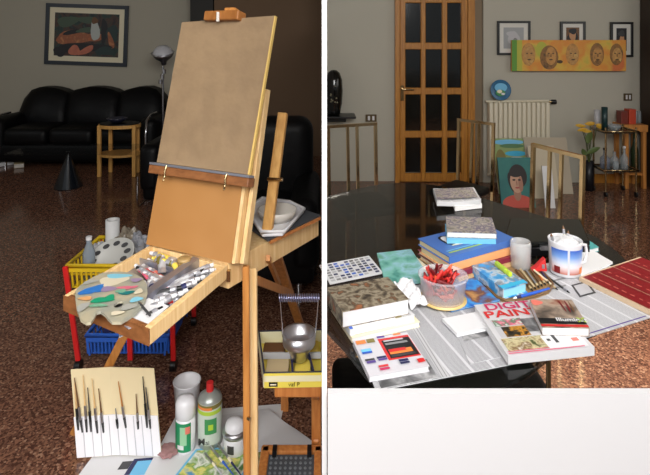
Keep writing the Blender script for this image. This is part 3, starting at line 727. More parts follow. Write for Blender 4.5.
# brown oval tray rim under pencil box
pts = [G(px, py, .7635) for px, py in ((484,275),(488,288),(497,297),(508,301),(520,300),(535,296),(549,291),(553,284),(545,274),(534,266),(520,262),(500,262),(488,266))]
t = thing('wooden_tray', 'shallow brown oval tray holding the blue box and pencils', 'tray', tuple(G(518,282,.7555)))
MB().prism([(p.x,p.y) for p in pts], .7552, .7585, mat('tray_tan',(150,120,80),.5)).build('tray_base', t)
MB().tube(pts, .004, mat('tray_brown',(110,80,45),.5), closed=True).build('rim', t)
# pencils and pens
def pen(name, label, cat, a, b, r, mats, group=None, tipf=.08):
    a, b = V(a), V(b); t = thing(name, label, cat, tuple(a), group=group)
    d = b-a
    MB().cyl(a, a+d*(1-tipf-.12), r, mats[0], n=10).build('barrel', t)
    MB().cyl(a+d*(1-tipf-.12), a+d*(1-tipf), r*1.03, mats[1], n=10).build('ferrule', t)
    MB().cyl(a+d*(1-tipf), b, r*.95, mats[2], r1=r*.2, n=10).build('tip', t)
pen('pen', 'blue and white ballpoint pen in front of the blue pencil box', 'pen', G(549,289,.7655), G(513,298.5,.7655), .0045, (C['blue'], C['navy'], C['white']))
pm = [(C['brown'],'brown'),(C['beige'],'pale wood'),(C['grey'],'grey'),(C['brown'],'brown'),(C['orange'],'ochre'),(C['navy'],'dark blue')]
desc = ['brown pencil nearest the blue box in the oval tray', 'pale wood pencil second from the blue box in the tray', 'grey pencil in the middle of the oval tray', 'brown pencil between the grey and ochre ones', 'ochre pencil near the right rim of the oval tray', 'dark blue pencil along the right rim of the tray']
for i, (m, _) in enumerate(pm):
    pen('pencil', desc[i], 'pencil', G(516+4.6*i, 270-.6*i, .7635), G(533+3.2*i, 291-1.5*i, .7635), .0035, (m, C['beige'], C['black']))
pen('paintbrush', 'long thin dark paintbrush lying on newspaper right of the tray', 'paintbrush', G(541,272,.7615), G(570,293,.7585), .003, (C['dgrey'], M_steel, C['black']))
pen('pencil', 'cream pencil lying beside the long dark paintbrush', 'pencil', G(534,270,.768), G(558,290,.7605), .003, (C['cream'], C['beige'], C['black']))

# glass jar
c = G(520.5, 267, .7585)
t = thing('glass_jar', 'frosted clear glass jar between the books and the mug', 'jar', tuple(c))
MB().lathe([(0,0),(.029,0),(.032,.004),(.033,.075),(.031,.085),(.029,.085),(.03,.07),(.029,.008),(0,.006)], mat('jar_glass',(215,215,215),.2,alpha=.4), c, n=26).build('body', t)
# mug
c = G(565, 272.5, .7566); k = .0032*1.0
t = thing('mug', 'white mug with blue sky picture holding brushes on the newspaper', 'mug', tuple(c))
mugm = mat('mug_ceramic',(222,222,226),.25)
MB().lathe([(0,0),(.042,0),(.046,.005),(.050,.1),(.0515,.106),(.049,.107),(.046,.1),(.042,.01),(0,.008)], mugm, c, n=40).build('body', t)
band = MB()
def cyl_band(mb, c, r0, r1, z0, z1, a0, a1, m, n=24):
    vs = []
    for i in range(n+1):
        a = a0+(a1-a0)*i/n
        for z, r in ((z0,r0),(z1,r1)): vs.append(c+V((r*math.cos(a), r*math.sin(a), z)))
    mb.add(vs, [(2*i, 2*i+2, 2*i+3, 2*i+1) for i in range(n)], m, True)
rr = lambda z: .0462+.0042*(z-.005)/.095
mp = mat('mug_picture', (60,105,190), .3); nt = mp.node_tree; tcn = nt.nodes.new('ShaderNodeTexCoord'); sz = nt.nodes.new('ShaderNodeSeparateXYZ'); mr = nt.nodes.new('ShaderNodeMapRange'); rp = nt.nodes.new('ShaderNodeValToRGB')
nt.links.new(tcn.outputs['Object'], sz.inputs[0]); nt.links.new(sz.outputs['Z'], mr.inputs['Value']); mr.inputs['From Min'].default_value = .012; mr.inputs['From Max'].default_value = .088
nt.links.new(mr.outputs[0], rp.inputs['Fac']); nt.links.new(rp.outputs['Color'], nt.nodes['Principled BSDF'].inputs['Base Color'])
e = rp.color_ramp.elements; e[0].position = 0; e[0].color = (*lin((190,110,90)),1); e[1].position = 1; e[1].color = (*lin((50,95,190)),1)
for p_, c_ in ((.3,(225,215,220)),(.45,(205,215,235)),(.7,(120,160,220))): q = e.new(p_); q.color = (*lin(c_),1)
for a0, a1 in ((-2.9,-1.85),(-1.72,-.15)): cyl_band(band, c, rr(.012)+.0005, rr(.088)+.0005, .012, .088, a0, a1, mp)
cyl_band(band, c, rr(.012)+.0009, rr(.03)+.0009, .012, .032, -1.0, -.5, C['orange'], 8); cyl_band(band, c, rr(.012)+.0009, rr(.03)+.0009, .012, .034, -2.7, -2.3, C['darkred'], 8)
band.build('picture_band', t)
MB().tube([c+V((.048,.012,.085)), c+V((.075,.02,.08)), c+V((.08,.022,.05)), c+V((.07,.018,.025)), c+V((.046,.012,.022))], .005, mugm).build('handle', t)
for i, (dx, dy, tx, ty, h, m, lb) in enumerate(((-.015,.0,-.03,.0,.125,C['white'],'white-handled paintbrush leaning left in the mug'),(.0,.01,.025,.02,.122,C['lgrey'],'grey-handled paintbrush leaning right in the mug'),(.01,-.01,-.005,.035,.14,C['cream'],'cream-handled paintbrush upright in the mug'))):
    pen('paintbrush', lb, 'paintbrush', c+V((dx,dy,.012)), c+V((dx+tx,dy+ty,h)), .0045, (m, M_steel, C['brown']))
bm = bmesh.new(); bmesh.ops.create_icosphere(bm, subdivisions=3, radius=1)
for v in bm.verts: v.co = V((v.co.x*.038, v.co.y*.038, v.co.z*.022))*(1+.35*noise.noise(v.co*3)) + c+V((0,0,.092))
bm.verts.index_update(); o = MB().frombm(bm, M_wp).build('paper_tissue'); tag(o, 'crumpled white tissue stuffed into the top of the mug', 'tissue')
# red wedge
c = G(540, 270, .765)
t = thing('sharpener', 'bright red wedge-shaped plastic sharpener left of the mug', 'sharpener', tuple(c-V((0,0,.006))))
vs = [c+V(q) for q in ((-.028,-.01,0),(.018,-.012,0),(.018,.015,0),(-.028,.015,0))]; vt = [c+V(q) for q in ((-.012,-.006,.014),(.014,-.008,.04),(.014,.012,.04),(-.012,.012,.014))]
MB().hexa(vs, vt, C['red']).build('body', t, bev=.002)
MB().box(c+V((.006,-.010,.016)), (.008,.004,.012), M_steel).build('blade', t)

# ================================================================== LEFT ROOM
# sofa
def sofa():
    y0, y1 = 5.95, 6.88; X = lambda px, d=6.4: (px-CX)/F*d
    xl, xr = X(8), X(166)
    t = thing('sofa', 'long black leather sofa with three rounded back cushions under the large picture', 'sofa', ((xl+xr)/2, 6.4, 0))
    w = (xr-xl-.36)/3
    MB().box(((xl+xr)/2, 6.42, .17), (xr-xl-.1, .86, .22), M_leather, r=.05, seg=3).build('base', t)
    for i in range(3):
        cx = xl+.18+w*(i+.5)
        MB().box((cx, 6.30, .36), (w-.01, .7, .2), M_leather, r=.07, seg=4).build('seat_cushion', t)
        hh = (.56, .60, .62)[i]; wb = (xr-xl)/3; bx = xl+wb*(i+.5)
        bm = bmesh.new(); bmesh.ops.create_cube(bm, size=1); bmesh.ops.subdivide_edges(bm, edges=bm.edges[:], cuts=6, use_grid_fill=True)
        for v in bm.verts:
            x, y, z = v.co*2
            pin = 1-.10*abs(x)**3*(z > 0)*z
            q = V((x*(wb/2+.02)*(1-.04*max(0,z)), y*.15*(1-.3*z*z), z*.29*pin - (.05*x*x if z > 0 else 0) - ((.30*max(0, (x if i == 2 else -x))**3) if (i != 1 and z > -.2) else 0)))
            q.y -= .05*(1-x*x)*(1-z*z)*(y < 0); v.co = q + V((bx, 6.64+.06*z, .56+hh*.05))
        bm.verts.index_update(); MB().frombm(bm, M_leather, smooth=True).build('back_cushion', t)
    for x in (xl+.09, xr-.09):
        MB().box((x, 6.4, .33), (.22, .88, .50), M_leather, r=.1, seg=5).build('arm', t)
        MB().tube([(x, 5.94, .10), (x, 5.93, .40), (x, 5.97, .55), (x+.0, 6.1, .60), (x, 6.3, .60)], .014, M_chrome).build('chrome_trim', t)
    for x in (xl+.15, xr-.15):
        for y in (6.1, 6.75): MB().cyl((x,y,0),(x,y,.07), .025, M_chrome, n=12).build('foot', t)
sofa()
# glass coffee table on cone
c = G(68.5, 187, 0); zc = .37
t = thing('coffee_table', 'low glass coffee table standing on a black cone in front of the sofa', 'table', tuple(c))
MB().lathe([(0,0),(.135,0),(.135,.01),(.012,.33),(.012,.355),(.03,.36),(0,.36)], mat('cone_black',(22,26,32),.18,spec=.8), c, n=36).build('cone_base', t)
g = mat('coffee_glass', (30,34,36), .0, alpha=.15, spec=.3)
MB().box((c.x+.05, c.y+.07, .366), (1.2, .5, .012), g, r=.004).build('glass_top', t)
# pile of magazines + chrome footed thing at the far left
t, cc, pl = pbook('magazine', 'white magazine on the floor at the far left of the sofa', 'magazine', (-6,164), (14,160.5), (-5,156), .05, .045, C['lgrey'], M_wp)
t, cc, pl = pbook('magazine', 'pile of pale magazines by the far left sofa foot', 'magazine', (14,164.5), (24,163.5), (14,160), .05, .045, C['beige'], M_wp2)
# side table
def side_table():
    d = 5.75; X = lambda px: (px-CX)/F*d
    x0, x1 = X(101), X(142); zt = .56; z2 = .22; y0, y1 = 5.55, 5.85
    t = thing('side_table', 'small honey-coloured wooden side table with black top by the sofa', 'table', ((x0+x1)/2, 5.7, 0))
    cx, rx = (x0+x1)/2, (x1-x0)/2
    def ring(r0, r1, z, h, m):
        n = 28; q = MB(); pts = [(cx+r0*math.cos(2*PI*i/n), 5.7+r1*math.sin(2*PI*i/n)) for i in range(n)]
        return q.prism(pts, z, z+h, m)
    ring(rx, .16, zt-.035, .035, W_s).build('apron', t); ring(rx*.94, .15, zt, .012, M_black).build('table_top', t); ring(rx, .16, z2, .025, W_s).build('lower_shelf', t)
    for a in (-2.6, -.55, .75, 2.3): 
        MB().box((cx+rx*.97*math.cos(a), 5.7+.155*math.sin(a), (zt-.005)/2), (.04, .035, zt-.005), W_s, r=.006).build('leg', t)
    q = thing('bowl', 'small dark bowl on the black top of the wooden side table', 'bowl', (cx, 5.68, zt+.012))
    MB().lathe([(0,0),(.05,0),(.1,.04),(.11,.055),(.1,.055),(.05,.012),(0,.01)], mat('bowl_dark',(40,42,60),.3), (cx-.02,5.68,zt+.0125)).build('body', q)
side_table()
# armchair right of side table
def armchair(label, cx, y0, w, dp, h, chrome=True, name='armchair'):
    t = thing(name, label, 'armchair', (cx, y0+dp/2, 0))
    MB().box((cx, y0+dp/2, .2), (w-.06, dp-.04, .24), M_leather, r=.04, seg=3).build('base', t)
    MB().box((cx, y0+dp*.42, .38), (w-.3, dp*.75, .16), M_leather, r=.06, seg=4).build('seat_cushion', t)
    MB().box((cx, y0+dp-.13, h/2+.1), (w-.1, .24, h-.2), M_leather, r=.1, seg=5).build('backrest', t)
    for s in (-1, 1):
        MB().box((cx+s*(w/2-.09), y0+dp*.46, .36), (.18, dp*.9, .42), M_leather, r=.07, seg=4).build('arm', t)
        if chrome: MB().tube([(cx+s*(w/2+.0), y0+dp*.8, .03), (cx+s*(w/2), y0+.03, .03), (cx+s*(w/2), y0, .1), (cx+s*(w/2), y0+.01, .3)], .008, M_chrome).build('chrome_trim', t)
        for yy in (y0+.1, y0+dp-.1): MB().cyl((cx+s*(w/2-.12),yy,0),(cx+s*(w/2-.12),yy,.09), .02, M_chrome, n=10).build('foot', t)
armchair('black leather armchair behind the easel, nearest the wooden side table', -1.26, 4.5, .72, .8, .56)
armchair('large black leather armchair in the dark behind the right side of the easel', -.49, 2.95, .92, .85, .95, chrome=False)
# floor lamp
c = P(163, 55, 6.2)
t = thing('floor_lamp', 'chrome floor lamp with a round reflector head behind the easel', 'lamp', (c.x, 6.2, 0))
MB().lathe([(0,0),(.14,0),(.14,.015),(.02,.03),(0,.03)], M_chrome, (c.x,6.2,0)).build('base', t)
MB().cyl((c.x,6.2,.02),(c.x,6.2,c.z-.13), .012, M_chrome).build('pole', t)
MB().lathe([(.0,-.12),(.03,-.12),(.035,-.08),(.10,-.03),(.135,.03),(.125,.035),(.09,-.01),(0,-.03)], M_steel, c, M=Matrix.Rotation(.3,4,'X')).build('reflector', t)
MB().lathe([(0,.10),(.06,.085),(.1,.05),(.125,.0),(.12,-.02),(0,-.02)], mat('lamp_shade',(205,205,210),.4), c+V((0,0,.02)), M=Matrix.Rotation(.3,4,'X')).build('lamp_shade', t)
for k in range(3): 
    MB().cyl(c+V((-.02+.02*k,-.03,-.34+.06*k)), c+V((-.02+.02*k,-.03,-.29+.06*k)), .025, M_chrome, n=12).build('joint', t)

# ------------------------------------------------------------------ easel
A, B, D = V((-.65,1.30,0)), V((-.386,1.15,0)), V((-.54,1.615,0)); u_, v_ = B-A, D-A
def TT(u, v, z): q = A+u_*u+v_*v; return V((q.x, q.y, z))
ez = thing('box_easel', 'wooden box easel with open drawer holding a sheet of brown paper', 'easel', (-.35, 1.6, 0))
zb, zt = .820, .858
dr = MB()
th = .025
def side(u0, v0, u1, v1, m, zz=zt, z0=zb):
    q = [TT(u0,v0,0), TT(u1,v0,0), TT(u1,v1,0), TT(u0,v1,0)]
    return dr.hexa([V((p.x,p.y,z0)) for p in q], [V((p.x,p.y,zz)) for p in q], m)
side(.0, 0, .045, 1.02, W_l); side(.945, 0, 1, 1.02, W_l); side(.045, 0, .945, .035, W_t); side(.045, .98, .945, 1.02, W_l)
drawer = dr.build('drawer', ez, bev=.0015)
dr = MB(); side(.0, -.012, 1.0, .0, W_t, zt-.001, zb); dr.build('drawer_front', drawer)
dr = MB(); side(.045, .035, .945, .98, mat('drawer_metal',(150,148,152),.45,.5), zb+.006, zb); dr.build('drawer_floor', drawer)
dr = MB(); side(.60, .035, .68, .98, M_alu, zt+.004, zb+.006); dr.build('divider', drawer)
dr = MB(); side(.045, .80, .60, .812, M_alu, zt-.012, zb+.006); dr.build('divider', drawer)
side_ = dr
# box body behind
Cc = TT(1, 1, 0); Dd = TT(0, 1, 0); Ee = V((-.02, 1.872, 0)); Ff = Dd+(Ee-Cc)
def ringbody(z0, z1, m, ins=0):
    q = [Dd, Cc, Ee, Ff]; return MB().hexa([V((p.x,p.y,z0)) for p in q], [V((p.x,p.y,z1)) for p in q], m)
q = [Dd+V((0,.008,0)), Cc+V((0.004,.008,0)), Ee, Ff]
MB().hexa([V((p.x,p.y,.788)) for p in q], [V((p.x,p.y,.864)) for p in q], W_l).build('box_body', ez, bev=.003)
hp = Cc+V((.006,.01,0)); MB().box((hp.x, hp.y-.008, .83), (.010, .014, .03), M_brass).build('hinge', ez)
# board
O = V((-.549,1.6,.8655)); ru = V((.902,-.432,0)); up = V((.432*.173,.902*.173,.677)).normalized()
pl = Pl(O, ru, up); pl.n = ru.cross(up).normalized()
if pl.n.y > 0: pl.n = -pl.n
def slab2(a0,b0,a1,b1,t0,t1,m):
    mb = MB(); qq = [(a0,b0),(a1,b0),(a1,b1),(a0,b1)]
    return mb.hexa([pl.p(a,b,t0) for a,b in qq], [pl.p(a,b,t1) for a,b in qq], m)
slab2(.0, 0.0, .318, .66, -.008, 0, W_ply).build('back_board', ez)
# mast strips
for (a0, t0, t1, hh, ww) in ((.318, -.03, .0, .62, .011),(.005,-.03,-.008,.62,.015),(.332,-.045,-.02,.50,.013)):
    slab2(a0, .0, a0+ww, hh, t0, t1, W_l).build('mast_rail', ez, bev=.002)
slab2(.15, .0, .19, .76, -.03, -.009, W_h).build('mast', ez)
# ledge
slab2(-.012, .212, .36, .238, 0, .035, W_t).build('ledge', ez, bev=.003)
tag(slab2(-.012, .2385, .36, .245, .008, .035, M_alu).build('ledge_strip', ez), 'grey metal strip with wooden edge along the ledge')
for a in (.06, .285):
    c0 = pl.p(a, .211, .037); MB().tube([c0+pl.v*.03, c0+pl.n*.004+pl.v*.015, c0, c0-pl.v*.016+pl.n*.004, c0-pl.v*.012+pl.n*.012+pl.u*.008], .0025, M_brass).build('clip', ez)
# top clamp
slab2(.105, .706, .24, .738, -.01, .035, wood('clamp_wood', (140, 86, 38), (160, 104, 52))).build('top_clamp', ez, bev=.004); MB().cyl(pl.p(.165,.70,.035), pl.p(.165,.73,.041), .005, M_wp2).build('clamp_screw', ez)
# paper pad (a thing)
t = thing('drawing_pad', 'blank brown kraft paper sheet on a board clamped to the easel', 'paper pad', tuple(pl.p(.17,.268,.01)))
def trap(bl, br, tl, tr, t0, t1, m):
    return MB().hexa([pl.p(*bl,t0),pl.p(*br,t0),pl.p(*tr,t0),pl.p(*tl,t0)], [pl.p(*bl,t1),pl.p(*br,t1),pl.p(*tr,t1),pl.p(*tl,t1)], m)
trap((-.002,.246),(.345,.246),(.0,.706),(.362,.722), .001, .012, mat('pad_edge',(225,190,110),.6)).build('backing_board', t)
bm = bmesh.new(); n = 24; vs = []
pm2 = MB(); 
for j in range(n+1):
    for i in range(n+1):
        a, b = i/n, j/n
        x0 = -.002+.002*b; x1 = .340+.019*b; y1 = .706+.016*a
        p = pl.p(x0+(x1-x0)*a, .246+(y1-.246)*b, .0135+.0012*noise.noise(V((a*5,b*6,1)))); vs.append(p)
pm2.add(vs, [(j*(n+1)+i, j*(n+1)+i+1, (j+1)*(n+1)+i+1, (j+1)*(n+1)+i) for j in range(n) for i in range(n)], M_paper, True)
pm2.build('paper_sheet', t)
# rear upright
MB().bar(P(267,234,1.66), P(283,113,1.78), .032, .022, W_s, side=(1,-.2,0), r=.002).build('rear_upright', ez)
MB().cyl(P(274,178,1.71)+V((-.02,-.012,0)), P(274,178,1.71)+V((.03,-.02,0)), .006, M_brass).build('wing_nut', ez)
# legs
MB().bar(P(253,268,1.53), G(254.5,562,0), .024, .020, W_l, side=(1,0,0), r=.002).build('front_leg', ez)
MB().bar(P(246,266,1.50), G(247.5,566,0), .019, .016, W_h, side=(1,0,0), r=.002).build('front_leg_slide', ez)
MB().cyl(P(250,413,1.5)+V((-.004,-.02,0)), P(250,413,1.5)+V((.004,-.024,0)), .005, M_brass).build('leg_bolt', ez)
MB().bar(P(162,262,1.86), G(74,434,0), .030, .02, W_h, side=(1,0,0), r=.002).build('side_leg', ez)
MB().bar(P(272,242,1.82), G(307,345,0), .034, .02, W_h, side=(1,0,0), r=.002).build('rear_leg', ez)
MB().bar(P(256,280,1.56), P(292,294,2.02), .024, .012, W_h).build('leg_brace', ez)
MB().bar(P(268,258,1.60), P(279,284,1.9), .018, .012, W_h).build('leg_brace', ez)
# handle board with slate + tray on right rear
t = thing('slate_board', 'dark slate-coloured drawing board resting on the easel box', 'board', (-.12,1.75,.869))
qq = [G(268,241,.872), G(320.5,216,.872), G(290,206,.872), G(240,222,.872)]
MB().prism([(p.x,p.y) for p in qq], .869, .876, mat('slate',(62,66,72),.6)).build('panel', t)
MB().bar(G(270,242,.8655), G(320,218,.8655), .010, .008, W_o).build('edge_strip', t)
t = thing('plastic_tray', 'white plastic tray with a rolled rim on the slate board', 'tray', tuple(G(275,220,.877)))
qq = [G(262,235,.885), G(283,234,.885), G(304,211,.885), G(290,204,.885), G(262,200,.885), G(247,212,.885)]
MB().prism([(p.x,p.y) for p in qq], .8775, .890, M_white).build('tray_base', t, bev=.004)
MB().tube([V((p.x,p.y,.893)) for p in qq], .006, M_white, closed=True).build('rim', t)
c = G(277, 219, .891)
t = thing('white_bowl', 'round white plastic bowl sitting in the white tray', 'bowl', tuple(c))
MB().lathe([(0,0),(.05,0),(.062,.02),(.066,.035),(.061,.035),(.05,.008),(0,.006)], mat('bowl_greywhite',(205,200,192),.4), c, n=34).build('body', t)

# palette
ol = [(60,300),(62,280),(75,262),(95,246),(120,230),(160,210),(200,204),(240,203),(290,210),(325,228),(343,255),(345,285),(337,318),(318,345),(300,365),(270,385),(240,402),(205,402),(190,388),(178,372),(160,360),(145,364),(134,385),(122,402),(105,405),(82,392),(66,350)]
ol = [G(x/3.94+60, y/3.94+220, .8655) for x, y in ol]
pcn = sum(ol, V((0,0,0)))/len(ol)
t = thing('palette', 'wooden painter\'s palette smeared with blue, green and pink paint on the drawer', 'palette', (pcn.x, pcn.y, .8594))
pbm = bmesh.new()
hc = G(232/3.94+60, 332/3.94+220, .8655)
nO = len(ol)
vt = [pbm.verts.new((p.x,p.y,.8655)) for p in ol]
hn = [pbm.verts.new((hc.x+.011*math.cos(2*PI*i/12+.3), hc.y+.016*math.sin(2*PI*i/12+.3), .8655)) for i in range(12)]
es = [pbm.edges.new((vt[i], vt[(i+1)%nO])) for i in range(nO)]+[pbm.edges.new((hn[i], hn[(i+1)%12])) for i in range(12)]
bmesh.ops.triangle_fill(pbm, use_beauty=True, edges=es)
ext = bmesh.ops.extrude_face_region(pbm, geom=pbm.faces[:]); 
for v in ext['geom']:
    if isinstance(v, bmesh.types.BMVert): v.co.z -= .006
bmesh.ops.recalc_face_normals(pbm, faces=pbm.faces[:]); pbm.verts.index_update()
MB().frombm(pbm, mat('palette_wood',(176,166,140),.55,noise=14,c2=(150,150,138))).build('board', t)
pm3 = MB(); hp_ = Pl((0,0,.8655), (1,0,0), (0,1,0))
def blob(px, py, rx, ry, c_, rot=0, off=.001):
    q = G(px/3.94+60, py/3.94+220, .8655); s = q.y/F/3.94
    hp_.ell(pm3, q.x, q.y, rx*s, ry*s*1.6, c_, off, n=16, rot=rot, wob=.15)
pa = {k: mat('pal_'+k, v, .4) for k, v in dict(b=(50,115,190), lb=(130,195,215), g=(30,150,110), lg=(120,170,140), p=(215,110,130), w=(215,205,180), o=(215,160,105), gr=(165,165,158), t=(30,120,120), pu=(150,130,160)).items()}
for i, (x, y, rx, ry, k, r) in enumerate([(210,240,55,26,'w',.2),(230,222,50,12,'lb',0),(150,272,48,20,'b',.4),(105,285,30,16,'b',.2),(200,250,28,22,'w',0),(190,275,30,14,'pu',0),(255,270,30,8,'p',0),(290,268,16,6,'p',.3),
     (165,320,45,13,'g',.1),(195,310,20,14,'g',0),(262,292,30,9,'t',.2),(240,285,20,10,'lg',.2),(100,315,26,10,'o',0),(120,250,30,9,'gr',.5),(300,320,25,12,'lb',.6),(270,350,30,14,'gr',.5),(90,350,20,22,'gr',0),(225,375,25,10,'w',.2),(150,345,35,8,'lg',0),(310,290,15,14,'w',0),(300,245,22,10,'pu',0)]):
    blob(x, y, rx, ry, pa[k], r, .0012+.00025*i)
pm3.build('paint_smears', t)

# paint tubes
def tube_proto(label, group, body, lab, capc):
    o = thing('paint_tube', label, 'paint tube', (0,0,0), group=group)
    n = 14; mb = MB(); prof = []
    L = .075; rings = []
    for k in range(7):
        f = k/6; rx = .0085+.003*f; rz = .0085*(1-f)+.0012*f
        rings.append([V((rx*math.cos(2*PI*i/n), -L*f, rz*math.sin(2*PI*i/n))) for i in range(n)])
    vs = sum(rings, [])
    mb.add(vs, [(k*n+i, k*n+(i+1)%n, (k+1)*n+(i+1)%n, (k+1)*n+i) for k in range(6) for i in range(n)], body, True)
    for k in (1,2,3): 
        for i in range(n):
            mb.m[(k)*n+i] = mb.mi(lab)
    mb.lathe([(.0085,0),(.0045,.005),(0,.005)], body, M=Matrix.Rotation(-PI/2,4,'X'), n=14)
    mb.build('body', o)
    MB().cyl((0,.004,0),(0,.016,0), .0062, capc, r1=.0055, n=12).build('cap', o)
    return o
tubem = mat('tube_metal',(190,190,198),.32,.6)
kinds = [('silver paint tube with pink label', 'pink-labelled', tubem, C['pink'], C['white']),
         ('silver paint tube with red label', 'red-labelled', tubem, C['red'], C['black']),
         ('silver paint tube with grey label and white cap', 'grey-labelled', tubem, C['lgrey'], C['white']),
         ('silver paint tube with navy label', 'navy-labelled', tubem, C['navy'], C['white']),
         ('silver paint tube with olive label', 'olive-labelled', tubem, C['olive'], C['yellow']),
         ('crumpled silver paint tube with yellow label', 'yellow-labelled', tubem, C['yellow'], C['white']),
         ('silver paint tube with dark label and black cap', 'dark-labelled', tubem, C['dgrey'], C['black']),
         ('silver paint tube with salmon label', 'salmon-labelled', tubem, C['salmon'], C['white'])]
pr = {}
def put_tube(k, u, v, z, ang, lift=0, sc=1):
    where = 'right-hand compartment' if u > .68 else 'large left compartment'
    key = (k, where)
    if key not in pr:
        nm, g, b1, l1, c1 = kinds[k]; o = tube_proto(nm+' in '+('the right compartment' if u > .68 else 'the left compartment')+' of the drawer', g+' paint tubes in the '+where, b1, l1, c1); pr[key] = o
    else: o = copy_tree(pr[key])
    o.matrix_world = Matrix.Translation(TT(u, v, z+.020)) @ Matrix.Rotation(ang,4,'Z') @ Matrix.Rotation(lift,4,'X') @ Matrix.Scale(sc,4)
va = math.atan2(v_.y, v_.x)-PI/2
# right compartment: tubes with caps showing
for i in range(20):
    v = .17+.040*i; put_tube([2,2,3,6,2,3,2,1,6,2,3,2,2,6,2,2,3,2,1,2][i], .83+.04*math.sin(i*2.1), min(.93, v+.02), .806+.014*(i % 2), va-.9+.25*math.sin(i*1.7), .25)
for i in range(13): put_tube([6,2,3,2,2,6,2,3,2,2,6,2,2][i], .82+.05*math.cos(i*1.7), .2+.062*i, .832, va-.7+.3*math.cos(i*2), .1)
# middle: pinks and reds
for i in range(14): put_tube([0,7,0,1,0,7,1,0,2,0,1,7,0,0][i], .14+.033*i, .74-.010*i+.03*(i%2), .806+.005*(i%3), va+1.1+.15*math.sin(i*3), .12)
for i in range(9): put_tube([0,1,0,7,2,0,1,0,7][i], .18+.045*i, .66-.012*i, .826, va+1.2+.2*math.sin(i*2), .1)
for i in range(12): put_tube([2,6,2,3,2,2,6,2,4,2,2,6][i], .32+.022*i, .32+.024*i, .804+.006*(i%3), va+.9+.4*math.sin(i*2.3), .1)
for i in range(7): put_tube([2,2,6,2,2,3,2][i], .36+.03*i, .34+.035*i, .826, va+.6+.5*math.sin(i*1.3), .1)
# far compartment: olive/yellow
for i in range(9): put_tube([5,4,4,5,2,4,6,4,5][i], .12+.05*i, .89+.035*math.sin(i*1.9), .808+.007*(i%3), va+1.3+.5*math.sin(i*2), .1)
for i in range(6): put_tube([5,4,2,4,5,4][i], .15+.075*i, .88+.03*math.cos(i), .830, va+1.0+.6*math.cos(i*2), .1)
c = TT(.57, .88, .835)
t = thing('small_jar', 'small brass-lidded jar at the back of the easel drawer', 'jar', tuple(c)); MB().lathe([(0,0),(.018,0),(.018,.024),(0,.024)], mat('jar_amber',(150,120,70),.3), c, n=20).build('body', t)
MB().lathe([(0,.024),(.019,.024),(.019,.033),(.016,.035),(0,.034)], mat('jar_lid',(170,140,90),.5), c, n=20).build('lid', t)
pen('pen', 'dark pen lying at the near end of the easel drawer', 'pen', TT(.9,.10,.862), TT(.70,.17,.866), .003, (C['dgrey'], M_steel, C['black']))
sheet_p = MB(); q = [TT(.70,.05,.855), TT(.93,.05,.853), TT(.93,.28,.857), TT(.70,.28,.859)]
sheet_p.hexa([p-V((0,0,.002)) for p in q], q, M_wp); tag(sheet_p.build('paper_scrap'), 'scrap of white paper at the near end of the easel drawer', 'paper')

